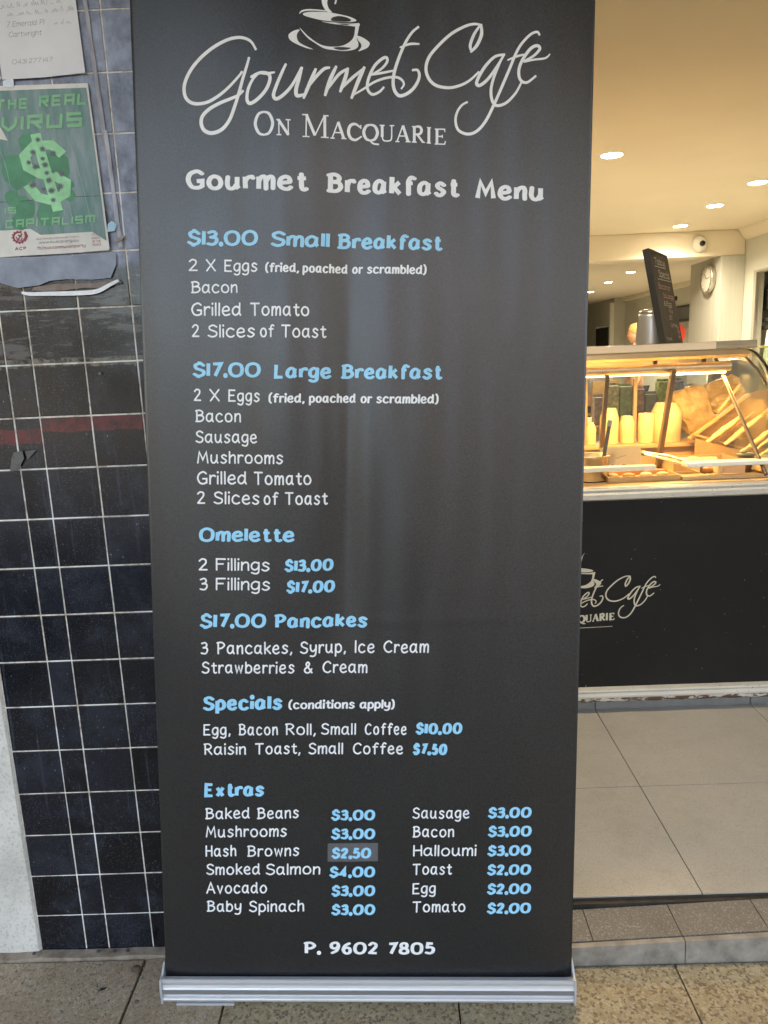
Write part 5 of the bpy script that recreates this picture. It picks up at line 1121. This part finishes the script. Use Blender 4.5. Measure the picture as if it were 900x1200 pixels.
roll('pastry', 'golden finger pastry at left in the rear steel tray', 'food', (1.01, 2.72, .858), (1.10, 2.72, .858), .012, M_pastry); roll('pastry', 'golden finger pastry at right in the rear steel tray', 'food', (1.13, 2.73, .858), (1.22, 2.72, .858), .012, M_pastry)
roll('pastry', 'long pale pastry across the back of the rear steel tray', 'food', (1.02, 2.79, .862), (1.20, 2.80, .862), .013, M_pastry)
roll('pastry', 'flat pale pastry in the tray before the cup stacks', 'food', (.82, 2.88, .862), (.95, 2.88, .862), .012, M_pastry)
box_thing('folded_wrap', 'stack of pink wrapped slices in front of the paper cup', 'food', (1.105, 1.18, 2.52, 2.57, .8535, .884), mat('wrap_pink', (.66,.42,.26), .6, vscale=20, col2=(.76,.56,.36), stretch=(1, 1, 9)), .003)
box_thing('sandwich', 'cream sandwich half at the right edge of the front tray', 'food', (1.232, 1.31, 2.52, 2.58, .8535, .890), M_pastry, .006)
box_thing('bread_slice', 'pale bread slice left of the wrapped slices', 'food', (1.083, 1.102, 2.51, 2.57, .8535, .887), M_pastry, .004)
cp = thing('paper_cup', 'brown paper cup with a dark green rim near the right of the display', 'cup', (1.215, 2.60, .8405))
MB().lathe([(.0001, 0), (.021, 0), (.026, .060), (.0001, .060)], (0, 0, 0), 24).build('cup_wall', mat('cup_brown', (.15,.075,.035), .5), cp)
MB().lathe([(.026, .060), (.029, .061), (.029, .066), (.0001, .067)], (0, 0, 0), 24).build('cup_rim', mat('cup_green', (.10,.13,.09), .4), cp)
for dz in (.014, .026): MB().box(.012, .018, -.0235, -.0225, dz, dz+.006).build('printed_mark', M_white2, cp)
roll('pastry', 'small curved golden pastry standing in the green rimmed cup', 'food', (1.20, 2.605, .912), (1.232, 2.60, .928), .009, M_bread)
for k, (x, y, cl, nm_) in enumerate(((.745, 2.56, (.70,.45,.18), 'glazed bun at the left of the front wooden tray'), (.80, 2.555, (.55,.28,.09), 'darker baked bun in the middle of the front wooden tray'), (.86, 2.56, (.78,.58,.30), 'pale scone near the right of the front wooden tray'), (.915, 2.555, (.60,.36,.14), 'golden bun at the right end of the front wooden tray'))):
    tag(MB().ell((x, y, .853), (.022, .018, .010), None, 16, 8).build('bun', mat('bun_crust', cl, .5, vscale=60, col2=tuple(c*.6 for c in cl), bump=.5)), nm_, 'food', 'buns on the front tray')
for k, (x, lb) in enumerate(((.836, 'left wrapped sandwich in the tray before the cups'), (.885, 'middle wrapped sandwich in the tray before the cups'), (.935, 'right wrapped sandwich in the tray before the cups'))):
    tag(MB().add([(x-.02, 2.84, .846), (x+.02, 2.84, .846), (x, 2.84, .882), (x-.02, 2.862, .846), (x+.02, 2.862, .846), (x, 2.862, .882)], [(0,1,2), (5,4,3), (0,3,4,1), (1,4,5,2), (2,5,3,0)]).build('sandwich', mat('sandwich_crumb', (.80,.62,.36), .6, vscale=50, col2=(.45,.30,.14), stretch=(1, 1, 5))), lb, 'food', 'wrapped sandwiches')
# crumpled golden paper bags piled behind, right of the cups
def bag(c, sz, a, tilt_, seed, lb):
    bm = bmesh.new(); bmesh.ops.create_cube(bm, size=1); bmesh.ops.subdivide_edges(bm, edges=bm.edges[:], cuts=7, use_grid_fill=True)
    M_ = Matrix.Translation(c) @ Matrix.Rotation(a, 4, 'Z') @ Matrix.Rotation(tilt_, 4, 'Y')
    for v in bm.verts:
        p = Vector((v.co.x*sz[0], v.co.y*sz[1], v.co.z*sz[2])); q = noise.noise_vector(p*28+Vector((seed, 0, 0)))*.011+noise.noise_vector(p*75+Vector((seed, 4, 0)))*.006
        v.co = M_ @ (p*(1-.18*(v.co.x+v.co.z)**2)+q)
    me = bpy.data.meshes.new('paper_bag'); bm.to_mesh(me); bm.free(); me.materials.append(M_waxp)
    o = bpy.data.objects.new('paper_bag', me); COL.objects.link(o); return tag(o, lb, 'paper bag')
bag((1.235, 3.12, 1.02), (.14, .05, .20), R(8), R(-22), 1, 'crumpled golden paper bag just right of the widest cup stack')
bag((1.36, 3.14, 1.08), (.15, .05, .13), R(-4), R(-30), 5, 'second crumpled paper bag higher and further right')
bag((1.19, 3.20, .965), (.10, .05, .11), R(0), R(30), 9, 'small folded paper packet low behind the first golden bag')
# slanted wooden rack with long pale rolls
rack = thing('slanted_rack', 'slanted wooden rack of boards at the right of the display', 'rack', (1.36, 3.0, .86))
M_rk = mat('rack_dark_wood', (.20,.11,.04), .5, vscale=14, col2=(.32,.19,.08), stretch=(1, 7, 7))
pts = [(1.15, .926), (1.369, 1.086), (1.452, 1.105), (1.452, .85), (1.391, .862)]
under(MB().add([(x, y, z) for y in (2.955, 2.965) for x, z in pts], [(0,1,2,3,4), (9,8,7,6,5), (0,5,6,1), (1,6,7,2), (2,7,8,3), (3,8,9,4), (4,9,5,0)]).build('back_panel', M_rk), rack)
for k, (a, b_, r_) in enumerate((((1.15, .926), (1.372, 1.088), .0075), ((1.30, .915), (1.452, 1.03), .006), ((1.24, .905), (1.39, 1.02), .004), ((1.158, .945), (1.395, .868), .005), ((1.25, 1.03), (1.33, 1.13), .006))):
    under(MB().tube([(a[0], 2.935-.004*k, a[1]), (b_[0], 2.935-.004*k, b_[1])], [r_, r_], 4, smooth=False).build('rack_rail', M_wood), rack)
under(MB().add([(x, y, z) for y in (2.90, 2.905) for x, z in ((1.16, .93), (1.39, .858), (1.39, .8405), (1.16, .8405))], [(0,1,2,3), (7,6,5,4), (0,4,5,1), (1,5,6,2), (2,6,7,3), (3,7,4,0)]).build('front_panel', mat('rack_amber', (.34,.22,.10), .35, var=.2, vscale=12)), rack)
M_pr = mat('pale_roll', (.92,.74,.36), .5, vscale=40, col2=(.80,.58,.25))
for a, b_, lb in (((1.206, .912), (1.328, 1.006), 'upper long pale roll on the slanted wooden rack'), ((1.275, .902), (1.409, 1.009), 'middle long pale roll on the slanted wooden rack'), ((1.352, .872), (1.45, .955), 'lower long pale roll on the slanted wooden rack')):
    roll('long_roll', lb, 'bread', (a[0], 2.905, a[1]), (b_[0], 2.905, b_[1]), .0105, M_pr, 'long pale rolls on the rack')
for k in range(3):
    z = .915-.022*k; x_ = 1.36+.02*k
    roll('bread_stick', ('upper', 'middle', 'lowest')[k]+' pale bread stick at the right edge in front of the slanted rack', 'bread', (x_, 2.84, z-.03), (x_+.10, 2.85, z+.035), .0055, M_pr)
# back bench with a basin, colourful boxes and a kettle seen through the glass
bench = thing('back_bench', 'wooden back bench behind the glass display', 'bench', (1.5, 4.3, .065))
under(MB().bev(.2, 3.4, 4.0, 4.6, .84, .88, .004).build('bench_top', M_wood), bench); under(MB().box(.25, 3.35, 4.05, 4.55, .066, .839).build('bench_cabinet', M_white2), bench)
bs = thing('oval_basin', 'pale oval basin on the back bench at the right', 'basin', (1.86, 4.25, .9))
bm_ = MB().lathe([(.0001, .02), (.10, .02), (.155, .10), (.165, .18), (.175, .185), (.165, .19), (.145, .185), (.13, .10), (.09, .035), (.0001, .03)], (0, 0, 0), 32)
o = bm_.build('basin_bowl', mat('basin_grey', (.55,.54,.46), .3, metal=.3), bs); o.rotation_euler = (R(55), 0, 0)
o.location.z = .05
rs2 = random.Random(21)
pal = [(.35,.42,.12), (.20,.28,.36), (.55,.55,.50), (.32,.22,.30), (.60,.55,.30), (.25,.35,.15), (.45,.30,.22), (.16,.20,.22)]
nm = ['olive', 'slate blue', 'off white', 'plum', 'straw yellow', 'leaf green', 'tan', 'dark grey']
for k in range(8):
    x = 1.12+.068*k; h_ = rs2.uniform(.13, .24); mm = mat('packet_'+nm[k].replace(' ', '_'), tuple(c*.35 for c in pal[k]), .4, vscale=30, col2=tuple(min(1, c*1.3+.05) for c in pal[(k+3) % 8]), detail=4)
    o = thing('snack_packet', nm[k]+' printed packet standing on the back bench seen through the glass', 'packet', (x, 4.12, .88))
    MB().bev(-.032, .032, -.03, .03, .001, h_, .006).build('packet_body', mm, o); MB().box(-.033, .033, -.004, .004, h_+.0005, h_+.014).build('packet_seal', mm, o)

# ---------------------------------------------------------------- things on the top shelf
SZ = 1.2905
cn = thing('steel_canister', 'grey metal canister with a slightly domed lid standing behind the chalkboard', 'canister', (.975, 2.90, SZ))
MB().lathe([(.0001, 0), (.0515, 0), (.052, .004), (.047, .100), (.044, .112), (.0001, .112)], (0, 0, 0), 32).build('canister_body', mat('canister_grey', (.42,.415,.42), .35, metal=.6), cn)
MB().lathe([(.0445, .1125), (.045, .116), (.040, .124), (.02, .128), (.0001, .129)], (0, 0, 0), 32).build('canister_lid', M_chrome, cn)
cbd = thing('chalkboard', 'black chalkboard with chalked specials leaning on top of the display', 'chalkboard', (1.07, 2.85, SZ))
a_, l_ = R(58.4), R(11.83)
d_ = Vector((math.cos(a_), math.sin(a_), 0)); n_ = Vector((math.sin(a_), -math.cos(a_), 0)); u_ = Vector((0, 0, math.cos(l_)))-n_*math.sin(l_); f_ = d_.cross(u_)
o0 = Vector((.995, 2.793, SZ+.0015)); Wb, Hb = .307*.62, .341
KB = lambda x, y, l=0.: o0+d_*x+u_*y-(-n_)*0+ (n_*math.cos(l_)+Vector((0, 0, math.sin(l_))))*l
Mb = Matrix((d_, u_, (n_*math.cos(l_)+Vector((0, 0, math.sin(l_)))))).transposed().to_4x4(); Mb.translation = o0
under(MB().bev(0, .307, 0, Hb, -.020, 0, .0015, Mb).build('board', mat('chalkboard_black', (.07,.06,.05), .7, vscale=9, col2=(.11,.095,.075))), cbd)
for q in ((-.001, .308, Hb-.006, Hb+.001), (-.001, .008, -.001, Hb-.0065)): under(MB().bev(q[0], q[1], q[2], q[3], -.0215, .0012, .0006, Mb).build('board_edge', mat('edge_black', (.008,.008,.008), .5)), cbd)
M_chalk = mat('chalk', (.60,.57,.50), .8, var=.2, vscale=200); M_chalkr = mat('pink_chalk', (.62,.36,.32), .8, var=.2, vscale=200)
for s_, x, y, L_, H_, mm in (('Todays', .06, .290, .17, .026, M_chalk), ('Special', .09, .245, .18, .028, M_chalk), ('Bacon or', .05, .200, .20, .022, M_chalkr), ('Sausage', .10, .168, .18, .020, M_chalkr), ('& Egg', .09, .138, .13, .020, M_chalk), ('Roll', .15, .112, .07, .016, M_chalkr), ('$7', .14, .088, .05, .016, M_chalk), ('Coffee', .14, .060, .11, .014, M_chalk), ('Toast', .03, .010, .09, .012, M_chalk)):
    b = MB(); word(b, s_, L_, H_, lambda p, q, l: Mb @ Vector((x+p, y+q, .0008+l)), 'K'); under(b.build('chalk_lettering', mm), cbd)
for x, y, L_ in ((.05, .282, .18), (.06, .236, .23)):
    b = MB(); ribbon(b, [(x, y), (x+L_, y+.003)], .0016, lambda p, q, l: Mb @ Vector((p, q, .0008+l)), True); under(b.build('chalk_underline', M_chalk), cbd)
b = MB(); 
for k in range(7):
    a = k*.9; ribbon(b, [(.255+.012*math.cos(a), .035+.014*math.sin(a)), (.262+.022*math.cos(a+.3), .038+.026*math.sin(a+.3))], .006, lambda p, q, l: Mb @ Vector((p, q, .0010+l)), False, .6)
under(b.build('pink_flower_drawing', mat('flower_pink', (.60,.30,.32), .7)), cbd)

# ================================================================ PEOPLE IN THE BACK ROOM
def skin(name, nodes, edges, m, parent, sub=1):
    me = bpy.data.meshes.new(name); me.from_pydata([Vector(n[0]) for n in nodes], edges, []); me.materials.append(m)
    o = bpy.data.objects.new(name, me); COL.objects.link(o); o.parent = parent
    sk = o.modifiers.new('skin', 'SKIN'); sk.use_smooth_shade = True
    for v, n in zip(me.skin_vertices[0].data, nodes): v.radius = (n[1], n[2] if len(n) > 2 else n[1])
    me.skin_vertices[0].data[0].use_root = True
    sb = o.modifiers.new('sub', 'SUBSURF'); sb.levels = sb.render_levels = sub
    return o
def person(label, loc, rz_, hair_col, shirt_col, seated=False, hair_len=.10, skin_col=(.62,.33,.20)):
    ms, mh, mt, mp_ = mat('skin', skin_col, .55), mat('hair', hair_col, .7, var=.4, vscale=60, bump=.6), mat('shirt', shirt_col, .8), mat('trousers', (.05,.06,.09), .8)
    p = thing('person', label, 'person', loc); p.rotation_euler = (0, 0, rz_)
    # facing local -y ; height about 1.55
    if seated: hipz, knee, ank, toe = .50, (.095, -.42, .50), (.095, -.40, .08), (.095, -.54, .03)
    else: hipz, knee, ank, toe = .82, (.085, -.01, .45), (.09, .03, .07), (.095, -.12, .03)
    H = hipz
    N = [((0, 0, H+.02), .13, .10), ((0, 0, H+.22), .12, .09), ((0, .01, H+.42), .145, .10), ((0, .01, H+.50), .07, .06), ((0, 0, H+.56), .048), ((0, -.01, H+.61), .045)]
    E_ = [(0, 1), (1, 2), (2, 3), (3, 4), (4, 5)]
    for sg in (-1, 1):
        i = len(N); N += [((sg*.09, 0, H-.03), .085), ((sg*knee[0], knee[1], knee[2]), .055), ((sg*ank[0], ank[1], ank[2]), .036), ((sg*toe[0], toe[1], toe[2]), .032)]
        E_ += [(0, i), (i, i+1), (i+1, i+2), (i+2, i+3)]
        i = len(N); hd = (sg*.23, -.20, H+.12) if seated else (sg*.22, -.05, H+.0)
        N += [((sg*.16, .01, H+.46), .05), ((sg*.22, .03, H+.24), .038), ((sg*.225, -.06, H+.06), .026), ((hd[0], hd[1], hd[2]-.06), .030, .016)]
        E_ += [(2, i), (i, i+1), (i+1, i+2), (i+2, i+3)]; hnd = Vector(N[i+3][0])
        for k in range(4):
            j = len(N); o1 = Vector((0, -.028+.019*k, -.035)); ln = (.030, .036, .034, .026)[k]
            N += [(tuple(hnd+o1), .009), (tuple(hnd+o1+Vector((-.006*sg, 0, -ln))), .008), (tuple(hnd+o1+Vector((-.018*sg, 0, -ln*1.8))), .007)]; E_ += [(i+3, j), (j, j+1), (j+1, j+2)]
        j = len(N); N += [(tuple(hnd+Vector((-.01*sg, -.034, -.002))), .010), (tuple(hnd+Vector((-.018*sg, -.045, -.035))), .008)]; E_ += [(i+3, j), (j, j+1)]
    body = skin('body', N, E_, ms, p)
    # head joined to the neck: cranium, jaw, nose, ears in one closed surface mesh part
    hc = Vector((0, -.015, H+.70)); hb = MB()
    bm = bmesh.new(); bmesh.ops.create_uvsphere(bm, u_segments=24, v_segments=18, radius=1)
    for v in bm.verts:
        x, y, z = v.co; w_ = .075*(1-.22*max(0, -z)**1.3); d_ = .098*(1-.12*max(0, -z)); yy = y*d_; zz = z*.118
        if y < 0:
            nz = math.exp(-((z+.10)/.16)**2-(x/.16)**2); yy -= .020*nz
            yy += .010*math.exp(-((z-.05)/.12)**2)*math.exp(-((abs(x)-.38)/.18)**2)
            yy -= .006*math.exp(-((z+.48)/.09)**2-(x/.35)**2); yy -= .010*max(0, -z-.7)
        v.co = hc+Vector((x*w_, yy, zz))
    me = bpy.data.meshes.new('head'); bm.to_mesh(me); bm.free(); me.materials.append(ms)
    for q in me.polygons: q.use_smooth = True
    ho = bpy.data.objects.new('head', me); COL.objects.link(ho); ho.parent = p
    for sg in (-1, 1):
        MB().ell(hc+Vector((sg*.076, .012, -.005)), (.011, .020, .032), None, 10, 8).build('ear', ms, ho)
        MB().ell(hc+Vector((sg*.029, -.083, .012)), (.012, .008, .007), None, 10, 8).build('eye', mat('eye', (.05,.04,.03), .2), ho)
    MB().ell(hc+Vector((0, -.094, -.056)), (.022, .008, .006), None, 10, 8).build('mouth', mat('lips', (.45,.15,.12), .5), ho)
    if hair_len:
        b = MB(); rr = random.Random(3)
        b.ell(hc+Vector((0, .014, .045)), (.090, .106, .100), None, 18, 12)
        for k in range(46):
            a = rr.uniform(-.4, 3.54); e = rr.uniform(-.3, 1.5); c_ = hc+Vector((math.cos(a)*.078*math.cos(e), .025+math.sin(a)*.088*math.cos(e), .03+math.sin(e)*.095))
            b.ell(c_, (.024, .024, .026), Matrix.Rotation(a, 3, 'Z'), 8, 6)
        b.build('hair', mh, ho)
    # shirt and trousers wrap the body
    sN = [(n[0], *(r_*1.14 for r_ in (n[1:] if len(n) > 2 else (n[1], n[1])))) for n in N[:4]]; sE = [(0, 1), (1, 2), (2, 3)]
    for sg in (-1, 1):
        i = len(sN); sN += [((sg*.16, .01, H+.46), .060, .060), ((sg*.20, .025, H+.32), .055, .055)]; sE += [(2, i), (i, i+1)]
    skin('shirt', sN, sE, mt, p)
    tN = [((0, 0, H+.04), .142, .112)]; tE = []
    for sg in (-1, 1):
        i = len(tN); tN += [((sg*.09, 0, H-.03), .098, .098), ((sg*knee[0], knee[1], knee[2]), .070, .070), ((sg*ank[0], ank[1], ank[2]+.03), .055, .055)]; tE += [(0, i), (i, i+1), (i+1, i+2)]
    skin('trousers', tN, tE, mp_, p)
    p.scale = (.9, .9, .9)
    for sg in (-1, 1):
        q = Vector((sg*toe[0], toe[1], 0)); MB().ell(q+Vector((0, .05, .035)), (.045, .12, .035), None, 14, 8).build('shoe', M_dark, p)
    return p
person('person with blond curly hair in left profile behind the display', (2.86, 9.0, .0655), R(-90), (.50,.33,.12), (.40,.22,.12), seated=False)
person('bald headed seated person whose scalp just shows over the display at far left', (2.66, 10.0, .0655), R(200), (.3,.2,.1), (.35,.36,.38), seated=True, hair_len=0, skin_col=(.70,.36,.26))
ch = thing('wooden_chair', 'wooden chair under the seated bald person', 'chair', (2.66, 10.0, .0655)); ch.rotation_euler = (0, 0, R(200))
MB().bev(-.21, .21, -.22, .21, .38, .41, .01).build('seat', M_wood, ch); MB().bev(-.20, .20, .215, .24, .55, .82, .008).build('backrest', M_wood, ch)
for sx_, sy_ in ((-1, -1), (1, -1), (-1, 1), (1, 1)):
    z1_ = .38 if sy_ < 0 else .82; MB().bev(sx_*.19-.016, sx_*.19+.016, sy_*.20-.016+.035*(sy_ > 0), sy_*.20+.016+.035*(sy_ > 0), .001, z1_-.001, .003).build('leg', M_wood, ch)

# ================================================================ THE OTHER SIDE OF THE STREET (seen only as reflections)
specs = [(-24, -9, 7.2, (.30,.28,.25), 'cream two storey shop across the road'), (-.8, 5, 6.4, (.20,.12,.09), 'brick one storey shop across the road with a dark awning'), (5.1, 20, 8.0, (.20,.20,.19), 'pale grey two storey shop across the road')]
M_win = mat('shop_window_dark', (.03,.035,.04), .1)
for x0, x1, h_, c_, lb in specs:
    o = thing('shop_across_street', lb, 'building', ((x0+x1)/2, -16, -.03), 'shops across the street')
    under(MB().box(x0, x1, -22, -16, -.03, h_).build('wall', mat('render_'+str(int(h_*10)), c_, .8)), o)
    under(MB().bev(x0-.1, x1+.1, -16.25, -15.95, h_+.002, h_+.35, .02).build('parapet', M_white2), o)
    n = int((x1-x0)//3.2)
    for k in range(n):
        xa = x0+.5+k*(x1-x0-.6)/n; under(MB().box(xa, xa+2.4, -16.04, -15.98, .4, 2.5).build('window', M_win), o)
        if h_ > 6: under(MB().box(xa+.5, xa+1.8, -16.04, -15.98, 4.2, 5.6).build('window', M_win), o)
    under(MB().box(x0, x1, -15.98, -13.2, 2.95, 3.12).build('awning', mat('awning_dark', (.05,.05,.055), .7)), o)

fn = thing('unseen_fence', 'unseen dark board fence added across the road to darken the tile reflections', 'fence', (-5, -17, -.19))  # added in the gap to darken what the tiles reflect
M_fb = mat('dark_boards', (.035,.04,.035), .7)
for k in range(40): under(MB().box(-8.98+.2045*k, -8.80+.2045*k, -17.02, -17, -.185, 3.1).build('board', M_fb), fn)
under(MB().box(-8.99, -.81, -17.07, -17.025, 2.6, 2.7).build('fence_rail', M_fb), fn)
